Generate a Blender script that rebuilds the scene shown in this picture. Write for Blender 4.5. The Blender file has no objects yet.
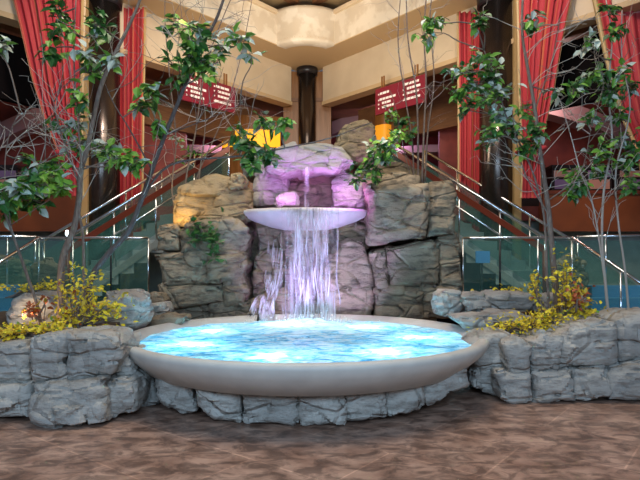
import bpy, math, random
from mathutils import Vector, Matrix, noise
R = math.radians
sc = bpy.context.scene
col = sc.collection
H0, F, CZ = 258.0, 560.0, 1.4
def at(px, py, Y): return Vector(((px-320)*Y/F, Y, CZ+(H0-py)*Y/F))

# ------------------------------------------------------------ camera, world, lights, exposure
cd = bpy.data.cameras.new('camera'); cam = bpy.data.objects.new('camera', cd); col.objects.link(cam)
cam.location = (0, 0, CZ); cam.rotation_euler = (R(90), 0, 0)
cd.sensor_width = 36; cd.lens = 36*F/640; cd.shift_y = (H0-240)/640
sc.camera = cam
w = bpy.data.worlds.new('world'); sc.world = w; w.use_nodes = True
w.node_tree.nodes['Background'].inputs[0].default_value = (.85, .88, 1, 1)
w.node_tree.nodes['Background'].inputs[1].default_value = .10
sc.view_settings.view_transform = 'Standard'; sc.view_settings.look = 'None'
sc.view_settings.gamma = 1; sc.view_settings.use_curve_mapping = False
sc.view_settings.exposure = 0.25
def lamp(kind, name, loc, power, color, size=.1, target=None, angle=60, sy=None, blend=.6):
    l = bpy.data.lights.new(name, kind); o = bpy.data.objects.new(name, l); col.objects.link(o)
    o.location = loc; l.energy = power; l.color = color
    if kind == 'AREA':
        l.size = size
        if sy: l.shape = 'RECTANGLE'; l.size_y = sy
    else: l.shadow_soft_size = size
    if kind == 'SPOT': l.spot_size = R(angle); l.spot_blend = blend
    if target is not None:
        o.rotation_euler = (Vector(target)-Vector(loc)).to_track_quat('-Z', 'Y').to_euler()
    return o
BX, BY = -.155, 6.15                                     # basin centre
COOL, WARM, PURP = (.46, .71, 1), (1, .83, .62), (.62, .22, 1)
lamp('AREA', 'cool_front_fill', (0, -3.5, 4.2), 500, COOL, 7, (0, 6, .6), sy=2.5)  # cool fill added behind the camera to tint the stone fronts blue
lamp('AREA', 'atrium_downlight', (0, 5.5, 7.9), 340, (1, .88, .72), 4.5, (0, 6.5, 0))
lamp('AREA', 'facade_bounce_fill', (-.3, 10.2, 4.7), 140, (1, .87, .68), 1.6, (-.3, 16, 6.9))  # added up-light standing in for bounce on facade and soffit
lamp('SPOT', 'bay_ceiling_fill', (-.3, 11.2, 6.0), 150, WARM, .2, (-.3, 13.6, 8.1), 85)  # added spot, no fitting there, brightens the ceiling above the bay
lamp('SPOT', 'curtain_spot', (-2.2, 6.5, 7.2), 520, (1, .84, .76), .2, (-4.3, 11.3, 4.9), 50)
lamp('SPOT', 'curtain_spot', (2.2, 6.5, 7.2), 480, (1, .84, .76), .2, (4.3, 11.3, 4.9), 50)
for a in range(7):
    th = a/7*2*math.pi
    lamp('POINT', 'underwater_light', (BX+1.25*math.cos(th), BY+1.2*math.sin(th), .43), 24, (.3, .72, 1), .04)
lamp('SPOT', 'falls_uplight', (-.05, 7.05, .62), 36, (.64, .42, 1), .06, (-.15, 7.9, 1.6), 70)
lamp('SPOT', 'falls_uplight', (-.72, 6.95, .62), 36, (.68, .34, 1), .06, (-.55, 8.0, 1.3), 80)
lamp('SPOT', 'falls_uplight', (.55, 7.0, .62), 60, (.62, .42, 1), .06, (.4, 8.2, 1.4), 75)
lamp('SPOT', 'upper_bowl_light', (-.55, 7.7, 2.2), 20, (.72, .22, 1), .06, (-.35, 8.4, 2.75), 110)
lamp('SPOT', 'upper_bowl_light', (.2, 7.6, 2.16), 26, (.72, .25, 1), .06, (.1, 8.4, 2.8), 110)
lamp('POINT', 'upper_bowl_light', (.45, 7.8, 2.25), 7, (.7, .2, 1), .05)
lamp('SPOT', 'bowl_lip_fill', (-.2, 6.3, 4.9), 55, (1, .9, .75), .08, (-.2, 7.95, 2.06), 28)  # extra spot added to brighten the front edge of the upper bowl
lamp('SPOT', 'stack_uplight', (.75, 6.9, .7), 26, (.66, .42, 1), .06, (.75, 7.8, 1.9), 60)
lamp('SPOT', 'rock_uplight', (-2.08, 7.72, 1.9), 16, (1, .62, .18), .04, (-2.02, 8.2, 2.4), 120)
lamp('POINT', 'bed_light', (-2.92, 5.62, .86), 5, (1, .7, .4), .04)
lamp('SPOT', 'rock_top_light', (.8, 6.6, 4.6), 135, (1, .85, .65), .1, (.9, 8.0, 1.6), 50)
lamp('SPOT', 'rock_top_light', (-1.6, 6.2, 4.6), 130, (1, .85, .65), .1, (-1.6, 8.0, 1.6), 48)
lamp('POINT', 'casino_light', (5.6, 13.4, 5.2), 42, (1, .66, .6), .15)
lamp('POINT', 'casino_light', (-5.6, 13.4, 5.2), 42, (1, .64, .55), .15)
lamp('POINT', 'casino_light', (2.2, 16.8, 5.0), 36, (.85, .5, .9), .15)
lamp('POINT', 'casino_light', (-2.9, 16.6, 5.0), 36, (.9, .5, .8), .15)
lamp('SPOT', 'low_wall_light', (5.2, 8.8, 3.4), 22, (1, .5, .25), .2, (5.6, 11.6, 2.2), 70)
lamp('SPOT', 'low_wall_light', (-5.2, 8.8, 3.4), 22, (1, .5, .25), .2, (-5.6, 11.6, 2.2), 70)
lamp('SPOT', 'stair_light', (3.4, 8.6, 4.8), 110, (.8, .95, 1), .15, (3.6, 9.8, .8), 75)
lamp('SPOT', 'stair_light', (-3.9, 8.6, 4.8), 110, (.8, .95, 1), .15, (-4.1, 9.8, .8), 75)

# ------------------------------------------------------------ materials
def mat(name, base, rough=.5, metal=0, spec=.5, noise_scale=None, c2=None, bump=0, stretch=(1,1,1), emit=0, trans=0, alpha=1, detail=6, lo=.35, hi=.65, transl=0):
    m = bpy.data.materials.new(name); m.use_nodes = True; nt = m.node_tree; N, L = nt.nodes, nt.links
    b = N['Principled BSDF']
    def s(k, v):
        if k in b.inputs: b.inputs[k].default_value = v
    s('Base Color', (*base, 1)); s('Roughness', rough); s('Metallic', metal); s('Specular IOR Level', spec)
    s('Transmission Weight', trans); s('Alpha', alpha)
    if emit: s('Emission Color', (*base, 1)); s('Emission Strength', emit)
    if noise_scale:
        tc = N.new('ShaderNodeTexCoord'); mp = N.new('ShaderNodeMapping'); mp.inputs['Scale'].default_value = stretch
        L.new(tc.outputs['Object'], mp.inputs[0])
        n = N.new('ShaderNodeTexNoise'); n.inputs['Scale'].default_value = noise_scale; n.inputs['Detail'].default_value = detail
        L.new(mp.outputs[0], n.inputs['Vector'])
        cr = N.new('ShaderNodeValToRGB'); cr.color_ramp.elements[0].position = lo; cr.color_ramp.elements[1].position = hi
        cr.color_ramp.elements[0].color = (*base, 1); cr.color_ramp.elements[1].color = (*(c2 or base), 1)
        L.new(n.outputs[0], cr.inputs[0]); L.new(cr.outputs[0], b.inputs['Base Color'])
        if bump:
            bp = N.new('ShaderNodeBump'); bp.inputs['Strength'].default_value = bump; bp.inputs['Distance'].default_value = .02
            L.new(n.outputs[0], bp.inputs['Height']); L.new(bp.outputs[0], b.inputs['Normal'])
    return m
def rock_mat(name, c1, c2, c3):
    m = bpy.data.materials.new(name); m.use_nodes = True; nt = m.node_tree; N, L = nt.nodes, nt.links
    b = N['Principled BSDF']; b.inputs['Roughness'].default_value = .72; b.inputs['Specular IOR Level'].default_value = .35
    ge = N.new('ShaderNodeNewGeometry')
    n1 = N.new('ShaderNodeTexNoise'); n1.inputs['Scale'].default_value = 1.7; n1.inputs['Detail'].default_value = 5
    mp = N.new('ShaderNodeMapping'); mp.inputs['Scale'].default_value = (1, 1, 3.2)
    n2 = N.new('ShaderNodeTexNoise'); n2.inputs['Scale'].default_value = 4.5; n2.inputs['Detail'].default_value = 10; n2.inputs['Roughness'].default_value = .68
    n3 = N.new('ShaderNodeTexNoise'); n3.inputs['Scale'].default_value = 38; n3.inputs['Detail'].default_value = 6
    L.new(ge.outputs['Position'], n1.inputs['Vector']); L.new(ge.outputs['Position'], mp.inputs[0]); L.new(mp.outputs[0], n2.inputs['Vector']); L.new(ge.outputs['Position'], n3.inputs['Vector'])
    r1 = N.new('ShaderNodeValToRGB'); e = r1.color_ramp.elements; e[0].position = .36; e[0].color = (*c1, 1); e[1].position = .62; e[1].color = (*c2, 1)
    L.new(n1.outputs[0], r1.inputs[0])
    r2 = N.new('ShaderNodeValToRGB'); e = r2.color_ramp.elements; e[0].position = .34; e[0].color = (1, 1, 1, 1); e[1].position = .52; e[1].color = (0, 0, 0, 1)
    L.new(n2.outputs[0], r2.inputs[0])
    mx = N.new('ShaderNodeMixRGB'); mx.inputs[2].default_value = (*c3, 1)
    L.new(r2.outputs[0], mx.inputs[0]); L.new(r1.outputs[0], mx.inputs[1]); L.new(mx.outputs[0], b.inputs['Base Color'])
    ad = N.new('ShaderNodeMath'); ad.operation = 'MULTIPLY_ADD'; ad.inputs[1].default_value = .35
    L.new(n3.outputs[0], ad.inputs[0]); L.new(n2.outputs[0], ad.inputs[2])
    bp = N.new('ShaderNodeBump'); bp.inputs['Strength'].default_value = .8; bp.inputs['Distance'].default_value = .04
    vo = N.new('ShaderNodeTexVoronoi'); vo.feature = 'DISTANCE_TO_EDGE'; vo.inputs['Scale'].default_value = 1.8
    mp3 = N.new('ShaderNodeMapping'); mp3.inputs['Scale'].default_value = (.8, .8, 1.9)
    wp = N.new('ShaderNodeMixRGB'); wp.inputs[0].default_value = .16; L.new(ge.outputs['Position'], wp.inputs[1]); L.new(n1.outputs[1], wp.inputs[2]); L.new(wp.outputs[0], mp3.inputs[0]); L.new(mp3.outputs[0], vo.inputs['Vector'])
    cm = N.new('ShaderNodeMapRange'); cm.inputs[2].default_value = .045; cm.inputs[4].default_value = .9; L.new(vo.outputs['Distance'], cm.inputs[0])
    a2 = N.new('ShaderNodeMath'); L.new(ad.outputs[0], a2.inputs[0]); L.new(cm.outputs[0], a2.inputs[1]); ad = a2
    L.new(ad.outputs[0], bp.inputs['Height']); L.new(bp.outputs[0], b.inputs['Normal'])
    return m
M = {}
M['rock'] = rock_mat('grey_tan_rock', (.21, .165, .11), (.35, .275, .19), (.085, .068, .05))
M['rock_pale'] = rock_mat('pale_grey_rock', (.38, .355, .32), (.52, .485, .43), (.24, .215, .185))
M['rock_tan'] = rock_mat('tan_rock', (.30, .21, .11), (.40, .31, .19), (.13, .095, .06))
M['cream'] = mat('cream_plaster', (.60, .47, .31), .7, noise_scale=2, c2=(.66, .53, .36))
M['soffit'] = mat('tan_plaster', (.55, .38, .20), .7)
M['marble'] = mat('cream_relief_stone', (.70, .62, .50), .5, noise_scale=2.2, c2=(.60, .51, .39), bump=.5, detail=9, lo=.46, hi=.54)
M['brown'] = mat('brown_wood', (.16, .07, .03), .5, noise_scale=3, c2=(.22, .1, .04), stretch=(1, 1, 8))
M['wood'] = mat('amber_wood', (.21, .08, .016), .35, noise_scale=3, c2=(.28, .115, .03), stretch=(6, 6, .6))
M['gold'] = mat('gold_strip', (.50, .33, .14), .45)
M['orange'] = mat('orange_brown_panel', (.26, .066, .018), .4, noise_scale=2, c2=(.20, .05, .015))
M['mauve'] = mat('mauve_plaster', (.30, .19, .205), .6)
M['darkred'] = mat('dark_red_wall', (.26, .05, .035), .6, noise_scale=2.5, c2=(.16, .03, .025))
M['dark'] = mat('dark_interior', (.03, .018, .016), .6)
M['black'] = mat('black_metal', (.012, .01, .012), .4)
M['void'] = mat('painted_dark_opening', (.006, .004, .004), .9, spec=.1)
M['column'] = mat('polished_dark_bronze', (.10, .08, .07), .22, metal=.9)
M['chrome'] = mat('brushed_steel', (.8, .82, .84), .2, metal=1)
M['redwood'] = mat('dark_red_wood', (.17, .032, .016), .35)
M['step'] = mat('grey_stone_step', (.42, .45, .44), .5)
M['bluestep'] = mat('blue_step', (.10, .30, .52), .8)  # one even blue for the lower step boxes
M['landing'] = mat('grey_green_stone', (.33, .36, .33), .5, noise_scale=4, c2=(.25, .27, .25))
M['concrete'] = mat('cream_concrete', (.55, .52, .47), .5, noise_scale=5, c2=(.63, .60, .54), bump=.08)
M['lip'] = mat('cast_stone', (.60, .55, .55), .45, noise_scale=6, c2=(.5, .46, .46), bump=.1)
M['sign'] = mat('deep_red_sign', (.20, .008, .025), .35)
M['white'] = mat('white_lettering', (.9, .85, .8), .5)
M['soil'] = mat('dark_soil', (.06, .04, .025), .95, noise_scale=30, c2=(.12, .08, .05), bump=.6)
M['bark'] = mat('grey_brown_bark', (.25, .19, .15), .8, noise_scale=20, c2=(.14, .10, .08), bump=.3, stretch=(3, 3, .6))
M['bark_dark'] = mat('dark_bark', (.085, .065, .06), .8, noise_scale=20, c2=(.13, .10, .09), bump=.3, stretch=(3, 3, .6))
M['twig'] = mat('pale_grey_twig', (.46, .40, .34), .8)
M['twig_br'] = mat('brown_twig', (.20, .15, .12), .8)
M['leaf'] = mat('green_leaf', (.035, .13, .025), .35)
M['leaf2'] = mat('bright_green_leaf', (.16, .34, .04), .4)
M['leaf3'] = mat('silvery_leaf', (.46, .52, .44), .4)
M['yellow'] = mat('yellow_leaf', (.82, .62, .03), .6)
M['yellow2'] = mat('deep_yellow_leaf', (.50, .36, .03), .6)
M['rust'] = mat('rust_red_leaf', (.42, .10, .03), .6)
M['glow_yellow'] = mat('lit_yellow_panel', (1, .46, .015), .5, emit=.75)
M['glow_orange'] = mat('orange_wood_emissive', (.9, .36, .02), .5, emit=.45)  # emission stands in for light on the orange-yellow wood
M['glow_white'] = mat('lit_lamp', (.8, .95, 1), .5, emit=6)
M['glow_violet'] = mat('lit_violet_screen', (.22, .13, .24), .5, emit=.12)
M['glow_warm'] = mat('lit_warm_screen', (.5, .22, .16), .5, emit=.15)
M['bluesign'] = mat('blue_sign_face', (.08, .26, .55), .5, emit=.12)
# floor: stamped concrete in diagonal slabs
def floor_mat():
    m = mat('stamped_brown_concrete', (.24, .14, .10), .34, noise_scale=3.6, c2=(.44, .285, .215), bump=.25, detail=10, stretch=(1, 1.2, 1), lo=.36, hi=.64)
    nt = m.node_tree; N, L = nt.nodes, nt.links; b = N['Principled BSDF']; src = b.inputs['Base Color'].links[0].from_socket
    tc = N.new('ShaderNodeTexCoord'); mp = N.new('ShaderNodeMapping'); mp.inputs['Rotation'].default_value = (0, 0, R(38)); mp.inputs['Scale'].default_value = (1, 1, 1)
    L.new(tc.outputs['Object'], mp.inputs[0])
    br = N.new('ShaderNodeTexBrick'); br.inputs['Scale'].default_value = .36; br.inputs['Mortar Size'].default_value = .0028; br.inputs['Mortar Smooth'].default_value = .3
    br.inputs['Color1'].default_value = (1, 1, 1, 1); br.inputs['Color2'].default_value = (.88, .86, .85, 1); br.inputs['Mortar'].default_value = (1.3, 1.27, 1.24, 1)
    L.new(mp.outputs[0], br.inputs['Vector'])
    n = N.new('ShaderNodeTexNoise'); n.inputs['Scale'].default_value = 11; n.inputs['Detail'].default_value = 12; n.inputs['Roughness'].default_value = .66; n.inputs['Distortion'].default_value = .8
    mp2 = N.new('ShaderNodeMapping'); mp2.inputs['Scale'].default_value = (.45, .75, 1); mp2.inputs['Rotation'].default_value = (0, 0, R(-20))
    L.new(tc.outputs['Object'], mp2.inputs[0]); L.new(mp2.outputs[0], n.inputs['Vector'])
    cr = N.new('ShaderNodeValToRGB'); cr.color_ramp.elements[0].position = .42; cr.color_ramp.elements[0].color = (.55, .53, .52, 1); cr.color_ramp.elements[1].position = .56; cr.color_ramp.elements[1].color = (1.25, 1.22, 1.2, 1)
    L.new(n.outputs[0], cr.inputs[0])
    m1 = N.new('ShaderNodeMixRGB'); m1.blend_type = 'MULTIPLY'; m1.inputs[0].default_value = 1; L.new(src, m1.inputs[1]); L.new(br.outputs[0], m1.inputs[2])
    m2 = N.new('ShaderNodeMixRGB'); m2.blend_type = 'MULTIPLY'; m2.inputs[0].default_value = 1; L.new(m1.outputs[0], m2.inputs[1]); L.new(cr.outputs[0], m2.inputs[2])
    L.new(m2.outputs[0], b.inputs['Base Color'])
    return m
M['floor'] = floor_mat()
def glass_mat():
    m = bpy.data.materials.new('green_tinted_glass'); m.use_nodes = True; nt = m.node_tree; N, L = nt.nodes, nt.links
    N.remove(N['Principled BSDF']); out = N['Material Output']
    t = N.new('ShaderNodeBsdfTransparent'); t.inputs[0].default_value = (.84, .94, .91, 1)
    g = N.new('ShaderNodeBsdfGlossy'); g.inputs['Roughness'].default_value = .02; g.inputs[0].default_value = (.8, 1, .95, 1)
    d = N.new('ShaderNodeBsdfDiffuse'); d.inputs[0].default_value = (.16, .42, .38, 1)
    a = N.new('ShaderNodeMixShader'); a.inputs[0].default_value = .08; L.new(t.outputs[0], a.inputs[1]); L.new(d.outputs[0], a.inputs[2])
    lw = N.new('ShaderNodeLayerWeight'); lw.inputs[0].default_value = .5
    pw = N.new('ShaderNodeMath'); pw.operation = 'POWER'; pw.inputs[1].default_value = 3; L.new(lw.outputs['Facing'], pw.inputs[0])
    fr = N.new('ShaderNodeMapRange'); fr.inputs[3].default_value = .05; fr.inputs[4].default_value = .6; L.new(pw.outputs[0], fr.inputs[0])
    b = N.new('ShaderNodeMixShader'); L.new(fr.outputs[0], b.inputs[0]); L.new(a.outputs[0], b.inputs[1]); L.new(g.outputs[0], b.inputs[2])
    L.new(b.outputs[0], out.inputs[0]); return m
M['glass'] = glass_mat()
def water_mat():
    m = bpy.data.materials.new('churning_pool_water'); m.use_nodes = True; nt = m.node_tree; N, L = nt.nodes, nt.links
    N.remove(N['Principled BSDF']); out = N['Material Output']
    tc = N.new('ShaderNodeTexCoord')
    mp = N.new('ShaderNodeMapping'); mp.inputs['Scale'].default_value = (1, 1.5, 1); L.new(tc.outputs['Object'], mp.inputs[0])
    n = N.new('ShaderNodeTexNoise'); n.inputs['Scale'].default_value = 6.2; n.inputs['Detail'].default_value = 9; n.inputs['Roughness'].default_value = .7; n.inputs['Distortion'].default_value = .8
    L.new(mp.outputs[0], n.inputs['Vector'])
    cr = N.new('ShaderNodeValToRGB'); e = cr.color_ramp.elements
    e[0].position = .35; e[0].color = (.03, .22, .45, 1); e[1].position = .57; e[1].color = (.92, .96, 1, 1)
    x = e.new(.43); x.color = (.16, .55, .82, 1); x = e.new(.5); x.color = (.5, .82, .95, 1)
    sb = N.new('ShaderNodeVectorMath'); sb.operation = 'DISTANCE'; sb.inputs[1].default_value = (-.14, 7.5, .5); L.new(tc.outputs['Object'], sb.inputs[0])
    mr = N.new('ShaderNodeMapRange'); mr.inputs[1].default_value = .15; mr.inputs[2].default_value = 1.3; mr.inputs[3].default_value = .16; mr.inputs[4].default_value = .0; L.new(sb.outputs['Value'], mr.inputs[0])
    sm = N.new('ShaderNodeMath'); L.new(n.outputs[0], sm.inputs[0]); L.new(mr.outputs[0], sm.inputs[1]); L.new(sm.outputs[0], cr.inputs[0])
    tl = N.new('ShaderNodeBsdfTranslucent'); df = N.new('ShaderNodeBsdfDiffuse'); L.new(cr.outputs[0], tl.inputs[0]); L.new(cr.outputs[0], df.inputs[0])
    a = N.new('ShaderNodeMixShader'); a.inputs[0].default_value = .4; L.new(tl.outputs[0], a.inputs[1]); L.new(df.outputs[0], a.inputs[2])
    g = N.new('ShaderNodeBsdfGlossy'); g.inputs['Roughness'].default_value = .08
    fr = N.new('ShaderNodeFresnel'); fr.inputs[0].default_value = 1.25
    b = N.new('ShaderNodeMixShader'); L.new(fr.outputs[0], b.inputs[0]); L.new(a.outputs[0], b.inputs[1]); L.new(g.outputs[0], b.inputs[2])
    L.new(b.outputs[0], out.inputs[0]); return m
M['water'] = water_mat()
def fall_mat(name, dens, scale=(26, 26, 1.1)):
    m = bpy.data.materials.new(name); m.use_nodes = True; nt = m.node_tree; N, L = nt.nodes, nt.links
    N.remove(N['Principled BSDF']); out = N['Material Output']
    tc = N.new('ShaderNodeTexCoord'); mp = N.new('ShaderNodeMapping'); mp.inputs['Scale'].default_value = scale; L.new(tc.outputs['Object'], mp.inputs[0])
    n = N.new('ShaderNodeTexNoise'); n.inputs['Scale'].default_value = 1; n.inputs['Detail'].default_value = 5; L.new(mp.outputs[0], n.inputs['Vector'])
    mr = N.new('ShaderNodeMapRange'); mr.inputs[1].default_value = .42; mr.inputs[2].default_value = .68; mr.inputs[3].default_value = 0; mr.inputs[4].default_value = dens
    L.new(n.outputs[0], mr.inputs[0])
    sz = N.new('ShaderNodeSeparateXYZ'); L.new(tc.outputs['Object'], sz.inputs[0])
    th = N.new('ShaderNodeMapRange'); th.inputs[1].default_value = 2.05; th.inputs[2].default_value = .55; th.inputs[3].default_value = .5; th.inputs[4].default_value = 1.15; L.new(sz.outputs[2], th.inputs[0])
    mu = N.new('ShaderNodeMath'); mu.operation = 'MULTIPLY'; mu.use_clamp = True; L.new(mr.outputs[0], mu.inputs[0]); L.new(th.outputs[0], mu.inputs[1]); mr = mu
    t = N.new('ShaderNodeBsdfTransparent'); d = N.new('ShaderNodeBsdfDiffuse'); d.inputs[0].default_value = (.93, .93, 1, 1)
    tl = N.new('ShaderNodeBsdfTranslucent'); tl.inputs[0].default_value = (.93, .93, 1, 1)
    a = N.new('ShaderNodeMixShader'); a.inputs[0].default_value = .45; L.new(d.outputs[0], a.inputs[1]); L.new(tl.outputs[0], a.inputs[2])
    b = N.new('ShaderNodeMixShader'); L.new(mr.outputs[0], b.inputs[0]); L.new(t.outputs[0], b.inputs[1]); L.new(a.outputs[0], b.inputs[2])
    L.new(b.outputs[0], out.inputs[0]); return m
M['fall'] = fall_mat('falling_water', .45); M['strand'] = fall_mat('falling_water_strand', .95, (9, 9, 2.5))
def curtain_mat():
    m = bpy.data.materials.new('red_striped_drape'); m.use_nodes = True; nt = m.node_tree; N, L = nt.nodes, nt.links
    b = N['Principled BSDF']; b.inputs['Roughness'].default_value = .75
    uv = N.new('ShaderNodeUVMap'); sp = N.new('ShaderNodeSeparateXYZ'); L.new(uv.outputs[0], sp.inputs[0])
    n = N.new('ShaderNodeTexNoise'); n.noise_dimensions = '1D'; n.inputs['Scale'].default_value = 26; n.inputs['Detail'].default_value = 2; L.new(sp.outputs[0], n.inputs['W'])
    cr = N.new('ShaderNodeValToRGB'); e = cr.color_ramp.elements
    e[0].position = .40; e[0].color = (.43, .022, .032, 1); e[1].position = .70; e[1].color = (.54, .15, .055, 1)
    x = e.new(.58); x.color = (.50, .05, .055, 1)
    L.new(n.outputs[0], cr.inputs[0]); L.new(cr.outputs[0], b.inputs['Base Color']); return m
M['curtain'] = curtain_mat()

# ------------------------------------------------------------ mesh helpers
class MB:
    def __init__(s): s.v = []; s.f = []; s.m = []; s.uv = None
    def box(s, x0, x1, y0, y1, z0, z1, mi=0, mtx=None):
        i = len(s.v); P = [Vector(p) for p in ((x0,y0,z0),(x1,y0,z0),(x1,y1,z0),(x0,y1,z0),(x0,y0,z1),(x1,y0,z1),(x1,y1,z1),(x0,y1,z1))]
        s.v += [mtx @ p if mtx else p for p in P]
        for q in ((3,2,1,0),(4,5,6,7),(0,1,5,4),(1,2,6,5),(2,3,7,6),(3,0,4,7)): s.f.append([i+k for k in q]); s.m.append(mi)
    def prism(s, poly, z0, z1, mi=0):                      # plan polygon
        n = len(poly); i = len(s.v)
        s.v += [Vector((p[0], p[1], z0)) for p in poly]+[Vector((p[0], p[1], z1)) for p in poly]
        s.f.append([i+k for k in range(n)][::-1]); s.m.append(mi); s.f.append([i+n+k for k in range(n)]); s.m.append(mi)
        for k in range(n): s.f.append([i+k, i+(k+1)%n, i+n+(k+1)%n, i+n+k]); s.m.append(mi)
    def bar(s, a, b, wd, ht, mi=0):                        # rectangular bar, height in z
        a, b = Vector(a), Vector(b); d = (b-a); h = Vector((-d.y, d.x, 0)).normalized()*wd/2; z = Vector((0, 0, ht/2)); i = len(s.v)
        s.v += [a-h-z, a+h-z, a+h+z, a-h+z, b-h-z, b+h-z, b+h+z, b-h+z]
        for q in ((0,1,2,3),(7,6,5,4),(0,4,5,1),(1,5,6,2),(2,6,7,3),(3,7,4,0)): s.f.append([i+k for k in q]); s.m.append(mi)
    def tube(s, pts, rad, n=7, mi=0, smooth=3):
        pts = [Vector(p) for p in pts]; k = len(pts)
        rad = list(rad) if hasattr(rad, '__len__') else [rad]*k
        if len(rad) == 2 and k > 2: rad = [rad[0]+(rad[1]-rad[0])*j/(k-1) for j in range(k)]
        if smooth and k > 2:
            P, Q = [], []
            for j in range(k-1):
                p0, p1, p2, p3 = pts[max(j-1,0)], pts[j], pts[j+1], pts[min(j+2,k-1)]
                for t in range(smooth):
                    u = t/smooth
                    P.append(.5*((2*p1)+(p2-p0)*u+(2*p0-5*p1+4*p2-p3)*u*u+(3*p1-p0-3*p2+p3)*u**3)); Q.append(rad[j]+(rad[j+1]-rad[j])*u)
            P.append(pts[-1]); Q.append(rad[-1]); pts, rad = P, Q; k = len(pts)
        i = len(s.v); ref = None
        for j in range(k):
            d = (pts[min(j+1,k-1)]-pts[max(j-1,0)]).normalized()
            if ref is None: ref = d.orthogonal().normalized()
            a = (ref-d*ref.dot(d))
            a = a.normalized() if a.length > 1e-5 else d.orthogonal().normalized()
            ref = a; b = d.cross(a)
            for q in range(n):
                th = 2*math.pi*q/n; s.v.append(pts[j]+(a*math.cos(th)+b*math.sin(th))*rad[j])
        for j in range(k-1):
            for q in range(n): s.f.append([i+j*n+q, i+j*n+(q+1)%n, i+(j+1)*n+(q+1)%n, i+(j+1)*n+q]); s.m.append(mi)
        s.f.append([i+q for q in range(n)][::-1]); s.m.append(mi); s.f.append([i+(k-1)*n+q for q in range(n)]); s.m.append(mi)
        return pts
    def lathe(s, prof, n=96, c=(0,0,0), ax=(1,1), a0=0, a1=2*math.pi, mi=0):
        full = abs(a1-a0-2*math.pi) < 1e-6; k = len(prof); i = len(s.v); cnt = n if full else n+1
        for q in range(cnt):
            th = a0+(a1-a0)*q/n
            for r, z in prof: s.v.append(Vector((c[0]+r*ax[0]*math.cos(th), c[1]+r*ax[1]*math.sin(th), c[2]+z)))
        for q in range(n):
            for j in range(k-1):
                A, B = i+q*k, i+((q+1)%cnt)*k
                s.f.append([A+j, B+j, B+j+1, A+j+1]); s.m.append(mi)
    def leaf(s, p, d, up, L, W, mi=0):
        d = d.normalized(); sd = d.cross(up)
        sd = sd.normalized() if sd.length > 1e-4 else d.orthogonal().normalized()
        nrm = sd.cross(d); i = len(s.v)
        s.v += [p, p+d*L*.35+sd*W*.5+nrm*W*.12, p+d*L*.35-nrm*W*.05, p+d*L*.35-sd*W*.5+nrm*W*.12, p+d*L*.7+sd*W*.36+nrm*W*.02, p+d*L*.7-nrm*W*.14, p+d*L*.7-sd*W*.36+nrm*W*.02, p+d*L-nrm*W*.3]
        for q in ((0,1,2),(0,2,3),(1,4,5,2),(2,5,6,3),(4,7,5),(5,7,6)): s.f.append([i+k for k in q]); s.m.append(mi)
    def build(s, name, mats, parent=None, smooth=False):
        me = bpy.data.meshes.new(name); me.from_pydata([tuple(v) for v in s.v], [], s.f)
        for m_ in (mats if isinstance(mats, (list, tuple)) else [mats]): me.materials.append(m_)
        me.polygons.foreach_set('material_index', s.m)
        if smooth: me.polygons.foreach_set('use_smooth', [True]*len(me.polygons))
        me.update(); o = bpy.data.objects.new(name, me); col.objects.link(o)
        if parent: 
            o.parent = parent; o.matrix_parent_inverse = Matrix.Translation(-parent.location)
        return o
def tag(o, label=None, cat=None, group=None, kind=None):
    if label: o['label'] = label
    if cat: o['category'] = cat
    if group: o['group'] = group
    if kind: o['kind'] = kind
    return o
def empty(name, loc, label, cat, group=None):
    e = bpy.data.objects.new(name, None); col.objects.link(e); e.location = loc; e.empty_display_size = .1
    return tag(e, label, cat, group)
def recenter(o):
    c = Vector((0,0,0)); n = len(o.data.vertices)
    for v in o.data.vertices: c += v.co
    c /= n; o.data.transform(Matrix.Translation(-c)); o.location = o.location+c; return o
def struct(name, mb, m, smooth=False): return tag(mb.build(name, m, None, smooth), kind='structure')
AX = -.23                                                 # mirror axis of the building
def mir(p): return Vector((2*AX-p[0], p[1], p[2]))

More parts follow.
